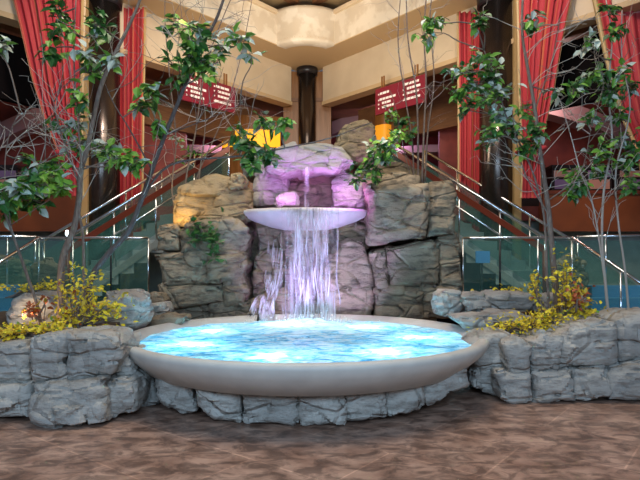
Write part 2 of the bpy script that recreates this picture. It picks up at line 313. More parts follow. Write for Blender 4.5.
# ------------------------------------------------------------ floor and building
b = MB(); b.box(-14, 14, -6, 24, -.2, 0); struct('floor', b, M['floor'])
CX, CY = -.37, 16.5                                       # far corner of the atrium
DR = Vector((.643, -.766, 0))
def wall_pt(t, side, out=0):                              # along the facade, out = towards the viewer
    nr = Vector((-.766, -.643, 0))*out
    x = .45+DR.x*t+nr.x; y = CY-.5+DR.y*t+nr.y
    return Vector((CX+side*x, y, 0))
def wall_slab(mb, t0, t1, side, out0, out1, z0, z1):
    p = [wall_pt(t0, side, out0), wall_pt(t1, side, out0), wall_pt(t1, side, out1), wall_pt(t0, side, out1)]
    if side < 0: p = p[::-1]
    mb.prism([(q.x, q.y) for q in p], z0, z1)
ZF0, ZF1, ZB = 5.86, 6.85, 7.62
for s, nm in ((1, 'right'), (-1, 'left')):
    b = MB(); wall_slab(b, 0, 13, s, -.35, 0, ZF0, ZF1); struct('wall_%s' % nm, b, M['cream'])
    b = MB(); wall_slab(b, 0, 13, s, -.3, .04, ZF0-.1, ZF0); struct('trim_%d' % (1 if s > 0 else 2), b, M['soffit'])
    b = MB(); wall_slab(b, 0, 4.6, s, -1.6, -1.4, 4.75, ZF0); struct('trim_%d' % (3 if s > 0 else 4), b, M['brown'])
    b = MB(); wall_slab(b, 5.6, 13, s, -1.2, -1.0, 4.55, ZF0); struct('trim_%d' % (31 if s > 0 else 32), b, M['void'])  # near-black panel stands in for the darkness inside the opening
    b = MB(); b.box(*((3.2, 13) if s > 0 else (-13, -3.6)), 15.0, 15.15, 2.5, 5.9); struct('wall_casino_%s' % nm, b, M['darkred'])
    # upper relief band, oversailing the facade
    b = MB(); wall_slab(b, 1.45, 13, s, .55, .85, ZF1+.02, ZB); struct('trim_%d' % (5 if s > 0 else 6), b, M['marble'])
    b = MB(); wall_slab(b, 1.45, 13, s, .45, .93, ZB, ZB+.1); struct('trim_%d' % (7 if s > 0 else 8), b, M['cream'])
# soffit between facade and band, with the rounded bay
A0, A1 = wall_pt(1.45, -1, .85), wall_pt(1.45, 1, .85)
BW = (A1.x-A0.x)/2; BUL = .3; BR = (BW*BW+BUL*BUL)/(2*BUL); bayc = (CX, A1.y+BR-BUL); HA = math.asin(BW/BR)
arc = [(bayc[0]+BR*math.sin(a), bayc[1]-BR*math.cos(a)) for a in [-HA+2*HA*k/24 for k in range(25)]]
poly = [tuple(wall_pt(13, -1, .84)[:2])]+arc+[tuple(wall_pt(13, 1, .84)[:2]), tuple(wall_pt(13, 1, -.3)[:2]), (CX, CY+.2), tuple(wall_pt(13, -1, -.3)[:2])]
b = MB(); b.prism(poly, ZF1, ZF1+.12); struct('trim_9', b, M['soffit'])
b = MB(); b.lathe([(BR-.3, ZF1-.02), (BR, ZF1-.02), (BR+.03, ZF1+.06), (BR, ZF1+.1), (BR, ZB-.12), (BR+.06, ZB), (BR+.06, ZB+.1), (BR-.3, ZB+.1)], 40, (bayc[0], bayc[1], 0), a0=R(-90)-HA, a1=R(-90)+HA); struct('trim_10', b, M['marble'], True)
b = MB(); b.prism([(-14, 6), (14, 6), (14, 17), (-14, 17)], ZB+.5, ZB+.7); struct('ceiling', b, M['soffit'])
for s, n_ in ((1, 11), (-1, 12)):
    b = MB(); wall_slab(b, 1.0, 13, s, 1.0, 1.2, ZB+.36, ZB+.499); struct('trim_%d' % n_, b, M['brown'])
# wood pilasters either side of the far column
for s in (1, -1):
    b = MB(); b.box(CX+s*.46-.23, CX+s*.46+.23, CY-.2, CY+.05, 2.5, ZF1-.02)
    b.box(CX+s*.66-.03, CX+s*.66+.03, CY-.24, CY-.2, 2.5, ZF1-.02)
    struct('trim_%d' % (13 if s > 0 else 14), b, M['wood'])
# upper casino level
b = MB(); b.prism([(-13, 11.9), (-2.2, 11.9), (-1.6, 11.3), (1.2, 11.3), (1.8, 11.9), (13, 11.9), (13, 24), (-13, 24)], 2.2, 2.5); struct('floor_upper', b, M['darkred'])
b = MB(); b.box(-13, 13, 12.2, 12.4, 0, 2.2); struct('wall_back_lower', b, M['landing'])
b = MB(); b.box(-14, 14, 21, 21.2, 2.5, 6.2); struct('wall_back', b, M['darkred'])
b = MB(); b.box(-14, 14, 12.6, 21, 6.2, 6.3); 
b = MB(); b.prism([tuple(wall_pt(0, 1, -.4)[:2]), tuple(wall_pt(13, 1, -.4)[:2]), (14, 21), (-14, 21), tuple(wall_pt(13, -1, -.4)[:2]), tuple(wall_pt(0, -1, -.4)[:2])][::-1], 5.95, 6.05); struct('ceiling_casino', b, M['brown'])
for s, n_ in ((1, 15), (-1, 16)):                          # orange-brown low walls of the upper level
    b = MB(); b.box(min(s*4.6, s*12)+AX*(s < 0), max(s*4.6, s*12)+AX*(s < 0), 11.55, 11.75, 1.95, 2.72)
    struct('trim_%d' % n_, b, M['orange'])
    b = MB(); b.box(min(s*4.6, s*12)+AX*(s < 0), max(s*4.6, s*12)+AX*(s < 0), 11.5, 11.8, 2.72, 2.79)
    struct('trim_%d' % (n_+2), b, M['redwood'])
    # curved mauve beams inside
    for (ptl, ht, mm, k) in (([(332,128,18.4),(385,108,17.2),(432,96,15.2),(480,94,14.6),(548,105,14),(615,128,13.8),(680,165,13.8)], .42, 'mauve', 19), ([(335,160,18),(400,150,17),(480,148,16),(560,152,15.2),(640,140,15),(700,135,15)], .22, 'mauve', 21)):
        pts = [at(*p) for p in ptl]
        if s < 0: pts = [mir(p) for p in pts]
        b = MB(); cc = MB(); sm = cc.tube(pts, .1, 4, smooth=5); m_ = len(sm)
        for j, p in enumerate(sm):
            b.v += [p+Vector((0,0,-ht/2)), p+Vector((0,.5,-ht/2)), p+Vector((0,.5,ht/2)), p+Vector((0,0,ht/2))]
        for j in range(m_-1):
            for q in range(4): b.f.append([j*4+q, j*4+(q+1)%4, j*4+4+(q+1)%4, j*4+4+q]); b.m.append(0)
        b.f.append([0,1,2,3]); b.m.append(0); b.f.append([m_*4-4+q for q in range(4)]); b.m.append(0)
        struct('trim_%d' % (k+(s < 0)), b, M[mm])
# ------------------------------------------------------------ columns
def column(name, c, r, z0, z1, label):
    e = empty(name, (c[0], c[1], z0), label, 'column', 'dark polished columns')
    b = MB(); b.lathe([(0,z0),(r,z0),(r,z1),(0,z1)], 40, (c[0],c[1],0)); b.build('shaft', M['column'], e, True)
    b = MB(); b.lathe([(0,z1-.2),(r+.04,z1-.2),(r+.05,z1-.02),(0,z1-.02)], 40, (c[0],c[1],0)); b.build('cap', M['black'], e, True)
    b = MB(); b.lathe([(0,z0),(r+.06,z0),(r+.05,z0+.2),(0,z0+.2)], 40, (c[0],c[1],0)); b.build('base', M['black'], e, True)
    return e
column('column', (CX, CY-.42), .25, 2.5, ZF1-.0, 'dark polished column at the far centre, in the corner below the curved balcony')
cR = at(497, 258, 11.7); column('column', (cR.x, cR.y), .36, 0, ZF1, 'dark polished column between the red curtains on the right')
cL = at(102, 258, 11.7); column('column', (cL.x, cL.y), .36, 0, ZF1, 'dark polished column between the red curtains on the left')
for x, k in ((518, 25), (84, 26)):
    p = at(x, 258, 11.3); b = MB(); b.box(p.x-.07, p.x+.07, p.y, p.y+.14, 0, ZF1); struct('trim_%d' % k, b, M['gold'])
# ------------------------------------------------------------ curtains
def curtain(label, Y, edges, folds, tie=None, tilt=0, seed=0):
    """edges: rows of (py, left px, right px)"""
    rnd = random.Random(seed); nu, nv = folds*8, 40
    base = at((edges[-1][1]+edges[-1][2])/2, edges[-1][0], Y)
    e = empty('curtain', base, label, 'curtain', 'red theatre curtains')
    def edge(v, k):
        y = edges[0][0]+(edges[-1][0]-edges[0][0])*v
        for a_, b_ in zip(edges, edges[1:]):
            if y <= b_[0]+1e-6:
                t = (y-a_[0])/(b_[0]-a_[0]); t = t if len(edges) == 2 else t
                return y, a_[k]+(b_[k]-a_[k])*t
        return y, edges[-1][k]
    ph = [rnd.uniform(-.6, .6) for _ in range(folds+2)]
    def surf(lo, hi, off):
        b = MB(); uvs = []
        n = max(2, int(nu*(hi-lo)))
        for back in (0, 1):
            for j in range(nv+1):
                v = j/nv
                y, xl = edge(v, 1); _, xr = edge(v, 2)
                wpx = abs(xr-xl)*Y/F; amp = min(.09, .035+.05*(1-wpx/2.2))
                for i in range(n+1):
                    u = lo+(hi-lo)*i/n; q = u*folds; ii = int(q)
                    d = math.cos(2*math.pi*q+ph[min(ii, folds)]*.0)*amp*(.75+.35*math.sin(ii*2.3+seed))
                    p = at(xl+(xr-xl)*u, y, Y); p.y += d+off+tilt*(u-.5)+back*.012
                    b.v.append(p); uvs.append((u, v))
        W = n+1; N1 = (nv+1)*W
        for j in range(nv):
            for i in range(n):
                a0 = j*W+i; b.f.append([a0, a0+W, a0+W+1, a0+1]); b.m.append(0)
                c0 = N1+a0; b.f.append([c0, c0+1, c0+W+1, c0+W]); b.m.append(0)
        for i in range(n):
            for j in (0, nv): a0 = j*W+i; b.f.append([a0, a0+1, N1+a0+1, N1+a0]); b.m.append(0)
        for j in range(nv):
            for i in (0, n): a0 = j*W+i; b.f.append([a0, a0+W, N1+a0+W, N1+a0]); b.m.append(0)
        return b, uvs
    b, uvs = surf(.04, .96, 0); o = b.build('drape', M['curtain'], e, True)
    ul = o.data.uv_layers.new(name='UVMap')
    for lp in o.data.loops: ul.data[lp.index].uv = uvs[lp.vertex_index]
    b, _ = surf(.96, 1.0, -.03); b.build('gold_border', M['gold'], e, True)
    b, _ = surf(0, .04, -.03); b.build('gold_border', M['gold'], e, True)
    if tie:
        ty, = tie; _, xl = edge((ty-edges[0][0])/(edges[-1][0]-edges[0][0]), 1); _, xr = edge((ty-edges[0][0])/(edges[-1][0]-edges[0][0]), 2)
        b = MB(); pl, pr = at(xl-2, ty, Y), at(xr+2, ty-3, Y); b.tube([pl+Vector((0,.1,0)), pl+Vector((0,-.12,0)), (pl+pr)/2+Vector((0,-.2,-.03)), pr+Vector((0,-.12,0)), pr+Vector((0,.1,0))], .045, 8); b.build('tieback', M['curtain'], e, True)
    return e
curtain('wide red curtain gathered to the right, left of the left column', 10.2, [(-30,2,86),(0,12,86),(30,20,85),(80,32,84),(120,45,83),(150,58,82),(180,62,83),(196,60,84)], 10, (154,), seed=1)
curtain('straight narrow red curtain just right of the left column', 12.0, [(8,117,146),(110,118,144),(190,118,143),(240,118,143)], 6, seed=2)
curtain('straight narrow red curtain just left of the right column', 12.0, [(12,457,487),(110,458,487),(180,458,486),(240,458,486)], 6, seed=3)
curtain('wide red and orange curtain gathered to the left, right of the right column', 10.2, [(-30,516,580),(0,516,573),(40,517,564),(90,518,555),(150,521,540),(180,521,541),(198,520,542)], 7, (152,), seed=4)
curtain('red curtain gathered to the right at the far right edge', 9.9, [(-30,586,690),(30,598,690),(75,608,690),(120,622,690),(150,636,690),(180,642,690),(198,642,690)], 9, (160,), seed=5)
# ------------------------------------------------------------ hanging signs
def sign(label, cx, cy, Y, ang, side):
    c = at(cx, cy, Y); e = empty('hanging_sign', c, label, 'sign', 'dark red hanging signs')
    mt = Matrix.Translation(c) @ Matrix.Rotation(ang, 4, 'Z')
    b = MB(); b.box(-.78, .78, -.03, .03, -.33, .30, mtx=mt); bd = b.build('sign_board', M['sign'], e)
    for x in (-.55, .5):
        b = MB(); b.box(x-.05, x-.02, -.015, .015, .3, .58, mtx=mt); b.box(x+.02, x+.05, -.015, .015, .3, .58, mtx=mt); b.build('hanger', M['wood'], e)
    rnd = random.Random(side)
    for x0, rows in ((-.68, ((.13,.06,.3),(-.01,.05,.52),(-.11,.13,.33),(-.21,.13,.38))), (.12, ((.17,.06,.42),(.06,.12,.4),(-.05,.12,.36),(-.18,.03,.5)))):
        for (z, dx, L) in rows:
            x = x0+dx; b = MB(); b.box(x0, x0+.035, -.036, -.03, z, z+.035, mtx=mt); b.build('bullet_mark', M['white'], bd)
            while x < x0+dx+L-.03:
                wl = rnd.uniform(.06, .13); b = MB(); b.box(x, min(x+wl, x0+dx+L), -.036, -.03, z, z+.055, mtx=mt); b.build('word', M['white'], bd); x += wl+.018
    return e
sign('dark red hanging sign with white lettering, on the right behind slender stems', 400, 95, 13.2, R(-50), 1)
sign('dark red hanging sign with white lettering, on the left behind leafy branches', 209, 93, 13.2, R(50), 2)
# glowing yellow panel, and orange wood given a glow, at the back
for (x0, x1, y0, y1, Y, lb) in ((222, 280, 131, 148, 16.4, 'glowing yellow panel at the back, left of the central column'), (375, 394, 126, 142, 16.0, 'orange-yellow wood panel with added glow at the back, right of the tan rock peak')):
    a_, c_ = at(x0, y1, Y), at(x1, y0, Y); b = MB()
    n = 10; poly = [(a_.x+(c_.x-a_.x)*k/n, Y-.25*math.sin(math.pi*k/n)) for k in range(n+1)]+[(c_.x, Y+.15), (a_.x, Y+.15)]
    b.prism(poly, a_.z, c_.z); e = empty('backlit_panel', (a_.x, Y, a_.z), lb, 'light panel', 'glowing yellow panels')
    b.build('glowing_face', M['glow_yellow' if x0 < 300 else 'glow_orange'], e)
    b = MB(); b.prism([(p[0], p[1]-.03) for p in poly], c_.z, c_.z+.4); b.prism([(p[0], p[1]-.03) for p in poly], 2.5, a_.z); b.build('surround', M['wood'], e)
# gaming machines glowing behind the low walls
def machine(p, glow, label):
    e = empty('gaming_machine', p, label, 'gaming machine', 'gaming machines on the upper level')
    x, y, z = p; b = MB(); b.box(x-.3, x+.3, y, y+.6, z, z+.45); b.box(x-.3, x+.3, y+.15, y+.6, z+.45, z+1.0); b.box(x-.32, x+.32, y+.1, y+.6, z+1.0, z+1.08); b.build('cabinet', M['dark'], e)
    b = MB(); b.box(x-.24, x+.24, y+.12, y+.15, z+.52, z+.74); b.build('screen', M[glow], e)
    b = MB(); b.box(x-.26, x+.26, y+.12, y+.15, z+.8, z+.95); b.build('top_screen', M['glow_violet' if glow != 'glow_violet' else 'glow_warm'], e)
    b = MB(); b.box(x-.28, x+.28, y-.1, y+.05, z+.4, z+.46); b.build('button_deck', M['black'], e)
mach = [(4.95,'glow_violet','first gaming machine to the right of the right trunk, above the orange-brown low wall'),(5.75,'glow_violet','second gaming machine to the right of the right trunk, above the orange-brown low wall'),(6.55,'glow_warm','third gaming machine from the right trunk, above the orange-brown low wall'),(7.3,'glow_violet','gaming machine nearest the right edge, above the orange-brown low wall'),
        (-5.6,'glow_warm','gaming machine behind the left low wall, nearest the wide left curtain'),(-6.5,'glow_violet','gaming machine behind the left low wall, second from the wide left curtain'),(-7.4,'glow_warm','gaming machine behind the left low wall, nearest the left edge')]
for x, g, lb in mach: machine((x, 13.0, 2.5), g, lb)

# ------------------------------------------------------------ landings, stairs, glass
LZ = .6
T, S = R(40), R(34)
def stairs(side, label):
    f = (lambda p: Vector(p)) if side > 0 else (lambda p: mir(p))
    st = Vector((3.79, 9.4, LZ)); d = Vector((-math.cos(T), math.sin(T), 0)); wv = Vector((math.sin(T), math.cos(T), 0)); n = 11; rise, run = .19, .19/math.tan(S)
    W = 1.4
    e = empty('staircase', f(st), label, 'staircase', 'staircases up to the casino level')
    for k in range(n):
        a = st+d*(run*k); q = [a, a+d*run*1.08, a+d*run*1.08+wv*W, a+wv*W]; q = [f(p) for p in q]
        if side < 0: q = q[::-1]
        b = MB(); b.prism([(p.x, p.y) for p in q][::-1], LZ+rise*k-(.05 if k else 0), LZ+rise*(k+1)); b.build('step', M['step'], e)
    L = run*n; up = Vector((0, 0, 1))
    for wo, nm in ((-.04, 'near'), (W+.04, 'far')):
        a = st+wv*wo; z = d*L+up*rise*n
        b = MB(); b.bar(f(a+up*.02), f(a+z+up*.02), .05, .14); b.build('stringer', M['landing'], e)
        b = MB(); b.tube([f(a+up*1.1-d*.05), f(a+z+up*1.1)], .03, 10); b.build('handrail', M['chrome'], e, True)
        b = MB(); i0 = a+up*.2; q = [f(i0), f(i0+z), f(i0+z+up*.72), f(i0+up*.72)]; tv = f(wv)-f((0,0,0)); tv = tv*.012
        b.v += q+[p+tv for p in q]
        for fc in ((0,1,2,3),(7,6,5,4),(0,4,5,1),(1,5,6,2),(2,6,7,3),(3,7,4,0)): b.f.append(fc); b.m.append(0)
        b.build('glass_panel', M['glass'], e)
        for k in range(5):
            p = a+z*(k/4); b = MB(); b.tube([f(p-up*.1), f(p+up*1.1)], .02, 8); b.build('post', M['chrome'], e, True)
        if nm == 'near':
            b = MB(); b.bar(f(a+up*.93), f(a+z+up*.93), .05, .12); b.build('wood_rail', M['redwood'], e)
            b = MB(); b.tube([f(a+up*.93), f(a+up*.0)], .045, 8); b.build('newel_post', M['redwood'], e, True)
            b = MB(); b.tube([f(a+z*.18+up*.68), f(a+z*.8+up*.68)], .018, 8); b.build('lower_rail', M['chrome'], e, True)
stairs(1, 'staircase on the right rising leftwards behind the glass, with steel handrails')
stairs(-1, 'staircase on the left rising rightwards behind the glass, with steel handrails')
def quad_glass(b, a, c, zb0, zt0, zb1, zt1, th=.014):
    dv = Vector((c.x-a.x, c.y-a.y, 0)).normalized(); nn = Vector((-dv.y, dv.x, 0))*th
    q = [Vector((a.x,a.y,zb0)), Vector((c.x,c.y,zb1)), Vector((c.x,c.y,zt1)), Vector((a.x,a.y,zt0))]
    i = len(b.v); b.v += q+[p+nn for p in q]
    for fc in ((0,1,2,3),(7,6,5,4),(0,4,5,1),(1,5,6,2),(2,6,7,3),(3,7,4,0)): b.f.append([i+k for k in fc]); b.m.append(0)
def balustrade(side, label):
    f = (lambda p: Vector(p)) if side > 0 else (lambda p: mir(p))
    plan = [at(463, 258, 9.0), at(500, 258, 8.86), at(538, 258, 8.82), at(572, 258, 8.85)]
    e = empty('glass_balustrade', f((plan[0].x, plan[0].y, LZ)), label, 'balustrade', 'glass balustrades of the landings')
    zt = 1.72
    for i in range(3):
        b = MB(); a, c = f(plan[i]), f(plan[i+1]); dv = (c-a)*.012; quad_glass(b, a+dv, c-dv, LZ+.02, zt-.05, LZ+.02, zt-.05); b.build('glass_panel', M['glass'], e)
    b = MB(); b.tube([f(Vector((p.x,p.y,zt))) for p in plan]+[f((4.6, 8.2, .95)), f((4.95, 7.7, .45))] if 0 else [f(Vector((p.x,p.y,zt))) for p in plan], .02, 10); b.build('top_rail', M['chrome'], e, True)
    for k, p in enumerate(plan):
        b = MB(); b.tube([f(Vector((p.x,p.y,LZ))), f(Vector((p.x,p.y,zt)))], .016, 8); b.build('post', M['black'] if k == 1 else M['chrome'], e, True)
    # sloping run down the lower steps
    a, c = plan[-1], at(668, 258, 7.5)
    b = MB(); b.tube([f(Vector((a.x,a.y,zt))), f(Vector((c.x,c.y,zt-.9)))], .026, 10); b.build('handrail', M['chrome'], e, True)
    m_ = a+(c-a)*.55
    b = MB(); quad_glass(b, f(a), f(m_), LZ+.02, zt-.06, .1, zt-.56); b.build('glass_panel', M['glass'], e)
    b = MB(); quad_glass(b, f(m_+(c-a)*.02), f(c), .1, zt-.58, .02, zt-.98); b.build('glass_panel', M['glass'], e)
    b = MB(); b.tube([f(Vector((m_.x,m_.y,0))), f(Vector((m_.x,m_.y,zt-.5)))], .016, 8); b.build('post', M['chrome'], e, True)
    # landing slab and lower blue steps
    pl = [(plan[0].x-.1, plan[0].y+.02)]+[(p.x, p.y-.03) for p in plan]+[(4.08, 9.4), (5.6, 12.2), (1.2, 12.2), (1.2, 9.9)]
    q = [f((x, y, 0)) for x, y in pl]
    if side < 0: q = q[::-1]
    s1 = MB(); s1.prism([(p.x, p.y) for p in q], LZ-.1, LZ-.005); struct('floor_landing_%s' % ('right' if side > 0 else 'left'), s1, M['landing'])
    q2 = [f((x, y+.06, 0)) for x, y in pl]
    if side < 0: q2 = q2[::-1]
    s2 = MB(); s2.prism([(p.x, p.y) for p in q2], 0, LZ-.1); struct('trim_%d' % (27 if side > 0 else 28), s2, M['black'])
    es = empty('lower_steps', f((4.9, 8.3, 0)), ('right' if side > 0 else 'left')+' flight of low blue steps beside the landing', 'steps', 'low blue steps')
    for k, (y0, zt_) in enumerate(((8.5, .58), (8.8, .765), (9.1, .945))):
        b = MB(); x0 = 4.12+.15*k; P0, P1 = f((x0, y0, 0)), f((x0+3.0, y0, 0))
        b.box(min(P0.x,P1.x), max(P0.x,P1.x), y0, y0+.32, 0, zt_); b.build('step', M['bluestep'], es)
    return e
balustrade(1, 'green-tinted glass balustrade with steel rail on the right landing')
balustrade(-1, 'green-tinted glass balustrade with steel rail on the left landing')
for s, lb in ((1, 'steel guard rail at the right edge in front of the orange-brown low wall'), (-1, 'steel guard rail at the left edge in front of the orange-brown low wall')):
    f = (lambda p: Vector(p)) if s > 0 else (lambda p: mir(p))
    e = empty('guard_rail', f((4.8, 9.6, LZ)), lb, 'rail', 'steel guard rails')
    b = MB(); b.tube([f((4.4, 9.6, 1.76)), f((6.4, 9.6, 1.82))], .022, 8); b.build('top_rail', M['chrome'], e, True)
    for x in (4.42, 4.9, 5.6, 6.3):
        b = MB(); b.tube([f((x, 9.6, .92)), f((x, 9.6, 1.79))], .018, 8); b.build('post', M['chrome'], e, True)
    b = MB(); quad_glass(b, f((4.45, 9.6, 0)), f((6.3, 9.6, 0)), LZ+.36, 1.7, LZ+.36, 1.7); b.build('glass_panel', M['glass'], e)
    b = MB(); b.box(min(f((4.3,0,0)).x, f((7,0,0)).x), max(f((4.3,0,0)).x, f((7,0,0)).x), 9.42, 10.6, 0, .94); struct('trim_%d' % (29 if s > 0 else 30), b, M['landing'])
a_, c_ = at(476, 263, 9.3), at(490, 251, 9.3)
e = empty('blue_notice', a_, 'small blue notice behind the glass right of the rock wall', 'notice')
b = MB(); b.box(a_.x, c_.x, 9.3, 9.34, a_.z, c_.z); b.build('notice_face', M['bluesign'], e)
b = MB(); b.tube([((a_.x+c_.x)/2, 9.36, LZ-.01), ((a_.x+c_.x)/2, 9.36, a_.z+.1)], .015, 8); b.build('stand', M['black'], e)
p = at(67, 233, 9.7)
e = empty('step_lamp', p, 'small bright white lamp on the left stairs', 'lamp')
b = MB(); b.lathe([(0,-.04),(.022,-.035),(.028,0),(.02,.04),(0,.05)], 16, p); b.build('bulb', M['glow_white'], e, True)
b = MB(); b.tube([p+Vector((0,0,-.04)), (p.x, p.y, LZ-.01)], .014, 8); b.build('stem', M['chrome'], e, True)

# ------------------------------------------------------------ rocks
def rock(label, poly, Y, D, m='rock', seed=0, vox=.025, amp=1.0, group=None, name='rock', strata=.17, round_=.07, lean=0.0, slope=0.0):
    """poly: front outline as seen at depth Y; D: thickness; lean: top leans back (m per m)"""
    pts = [at(x, y, Y) for x, y in poly]
    c = sum(pts, Vector())/len(pts); zmin = min(p.z for p in pts)
    area = sum(pts[i].x*pts[(i+1)%len(pts)].z-pts[(i+1)%len(pts)].x*pts[i].z for i in range(len(pts)))
    if area < 0: pts = pts[::-1]
    n = len(pts); b = MB(); size = max(max(p.x for p in pts)-min(p.x for p in pts), max(p.z for p in pts)-zmin)
    rr = min(round_, size*.12)
    rings = [(1-rr*1.6/size*1.6, 0), (1, rr), (1, D*.75), (.9, D)]
    for sc_, dy in rings:
        for p in pts:
            q = c+(p-c)*sc_; b.v.append(Vector((q.x, Y+dy+lean*(q.z-zmin)+slope*(q.x-c.x), q.z)))
    for r_ in range(3):
        for k in range(n): b.f.append([r_*n+k, r_*n+(k+1)%n, r_*n+n+(k+1)%n, r_*n+n+k]); b.m.append(0)
    b.f.append(list(range(n))[::-1]); b.m.append(0); b.f.append([3*n+k for k in range(n)]); b.m.append(0)
    o = b.build(name, M[m])
    md = o.modifiers.new('r', 'REMESH'); md.mode = 'VOXEL'; md.voxel_size = vox; md.use_smooth_shade = True
    dg = bpy.context.evaluated_depsgraph_get(); me = bpy.data.meshes.new_from_object(o.evaluated_get(dg))
    o.modifiers.clear(); old = o.data; o.data = me; bpy.data.meshes.remove(old)
    if not me.materials: me.materials.append(M[m])
    off = Vector((seed*3.17, seed*1.71, seed*.93)); new = []
    cs = max(.2, min(.5, size*.5))
    for v in me.vertices:
        p = v.co; nr = v.normal; q = p+off
        wq = q+Vector((noise.noise(q*2.2), noise.noise(q*2.2+Vector((9,0,0))), noise.noise(q*2.2+Vector((0,9,0)))))*.09
        dd, pp = noise.voronoi(Vector((wq.x/cs, wq.y/cs, wq.z/(cs*.62))))
        cell = pp[0]; rv = noise.random_unit_vector if 0 else None
        hx = noise.noise_vector(cell*7.31+Vector((.5,.2,.7)))
        loc = Vector((wq.x/cs, wq.y/cs, wq.z/(cs*.62)))-cell
        d = loc.dot(hx)*.11*cs/.3 + hx.x*.045
        edge = dd[1]-dd[0]
        d -= .03*max(0, 1-edge/.07)
        ly = wq.z/strata+noise.noise(Vector((q.x*.9, q.y*.9, 3.1)))*.55
        fr = ly-math.floor(ly); lay = math.floor(ly)
        d += (noise.noise(Vector((lay*1.7+.3, seed*.77, .4)))*.04) - .024*max(0, 1-min(fr, 1-fr)/.06)
        d += noise.fractal(q*2.4, 1.1, 2.1, 4)*.016+noise.noise(q*18)*.004
        new.append(p+nr*d*amp)
    for v, p in zip(me.vertices, new): v.co = p
    me.polygons.foreach_set('use_smooth', [True]*len(me.polygons)); me.update(); me.set_sharp_from_angle(angle=R(34))
    recenter(o); return tag(o, label, 'rock', group)
def px(s): return [tuple(map(float, t.split(','))) for t in s.split()]
GP, GL, GR, GC = 'rocks ringing the foot of the basin', 'stones of the left planter wall', 'stones of the right planter wall', 'rocks of the fountain cliff'
# left planter wall
L_ = [('tall stone at the far left edge of the left planter wall, top row', '-30,346 22,340 27,350 25,386 -30,388', 4.85, .5),
 ('low stone at the far left edge, bottom row of the left planter wall', '-30,386 26,384 29,422 -30,420', 4.75, .6),
 ('upright pale stone left of the yellow shrub, top row of the left planter wall', '27,336 46,332 62,334 64,384 27,386', 4.7, .55),
 ('long layered stone under the yellow shrub, top row of the left planter wall', '61,333 88,330 112,333 121,344 120,358 110,378 62,384', 4.72, .6),
 ('stone with a pointed right end, in the left planter wall beside the basin rim', '108,356 124,354 131,362 134,372 126,378 106,380', 4.95, .6),
 ('broad stone at the bottom middle of the left planter wall', '26,384 64,382 100,381 102,408 84,426 48,428 28,424', 4.62, .6),
 ('small square block projecting at the foot of the left planter wall', '49,408 82,404 86,426 66,429 48,428', 4.55, .3),
 ('small stone right of the square block at the foot of the left planter wall', '84,408 101,404 104,422 87,427', 4.63, .4),
 ('bluish stone at the bottom right of the left planter wall', '99,380 124,376 134,384 134,412 103,421', 4.8, .7),
 ('set-back stone between the left planter wall and the rocks under the basin', '128,374 150,378 158,404 134,410', 5.25, .6)]
for i, (lb, po, Y, D) in enumerate(L_): rock(lb, px(po), Y, D, 'rock_pale', 10+i, .022, .62, GL, 'planter_stone', .22)
R_ = [('stone at the left end of the right planter wall, touching the basin rim', '470,346 488,334 512,332 520,345 506,372 478,378', 5.55, .6),
 ('wedge-shaped pale stone in the right planter wall below the yellow shrub', '504,342 522,338 535,346 532,376 514,380 506,360', 5.38, .5),
 ('dark-topped stone in the middle of the right planter wall', '532,342 552,336 568,338 562,372 534,376', 5.42, .6),
 ('largest stone of the right planter wall, rising at its upper right', '564,336 576,326 606,318 622,322 620,366 562,370', 5.42, .7),
 ('rounded stone at the right edge, top row of the right planter wall', '620,322 636,314 670,312 670,362 622,364', 5.45, .7),
 ('small stone at the bottom left end of the right planter wall', '474,370 500,366 506,398 484,394 474,386', 5.6, .6),
 ('bluish stone in the bottom row of the right planter wall, below the wedge-shaped stone', '499,374 532,374 536,404 514,406 501,400', 5.35, .6),
 ('squarish stone in the bottom row of the right planter wall, below the dark-topped stone', '534,374 574,369 578,402 537,404', 5.37, .6),
 ('stone in the bottom row of the right planter wall, below its largest stone', '573,368 612,366 616,400 577,402', 5.38, .6),
 ('pale low stone at the right edge, bottom row of the right planter wall', '611,368 636,361 670,362 670,402 613,402', 5.36, .6)]
for i, (lb, po, Y, D) in enumerate(R_): rock(lb, px(po), Y, D, 'rock_pale', 30+i, .024, .62, GR, 'planter_stone', .22)
P_ = [('rock at the left end of the row under the basin', '152,374 190,382 197,410 182,416 158,404 150,388', 4.95, .5, -.35),
 ('wide rock under the basin, second from the left end', '192,384 240,388 243,424 212,424 195,412', 4.72, .5, -.2),
 ('grey-blue rock under the basin just left of its middle', '239,387 298,390 300,427 242,426', 4.62, .5, -.05),
 ('cracked rock under the middle of the basin front', '297,390 344,390 346,426 300,428', 4.6, .5, .03),
 ('bluish rock under the basin just right of its middle', '343,390 386,387 388,420 346,424', 4.66, .5, .15),
 ('tan rock under the basin, second from the right end', '384,386 424,380 428,408 388,419', 4.8, .5, .3),
 ('angular rock at the right end of the row under the basin', '420,382 446,372 470,366 476,388 450,398 426,407', 5.0, .5, .45)]
for i, (lb, po, Y, D, sl) in enumerate(P_): rock(lb, px(po), Y, D, 'rock_pale', 50+i, .024, .55, GP, 'pedestal_rock', .3, slope=sl)
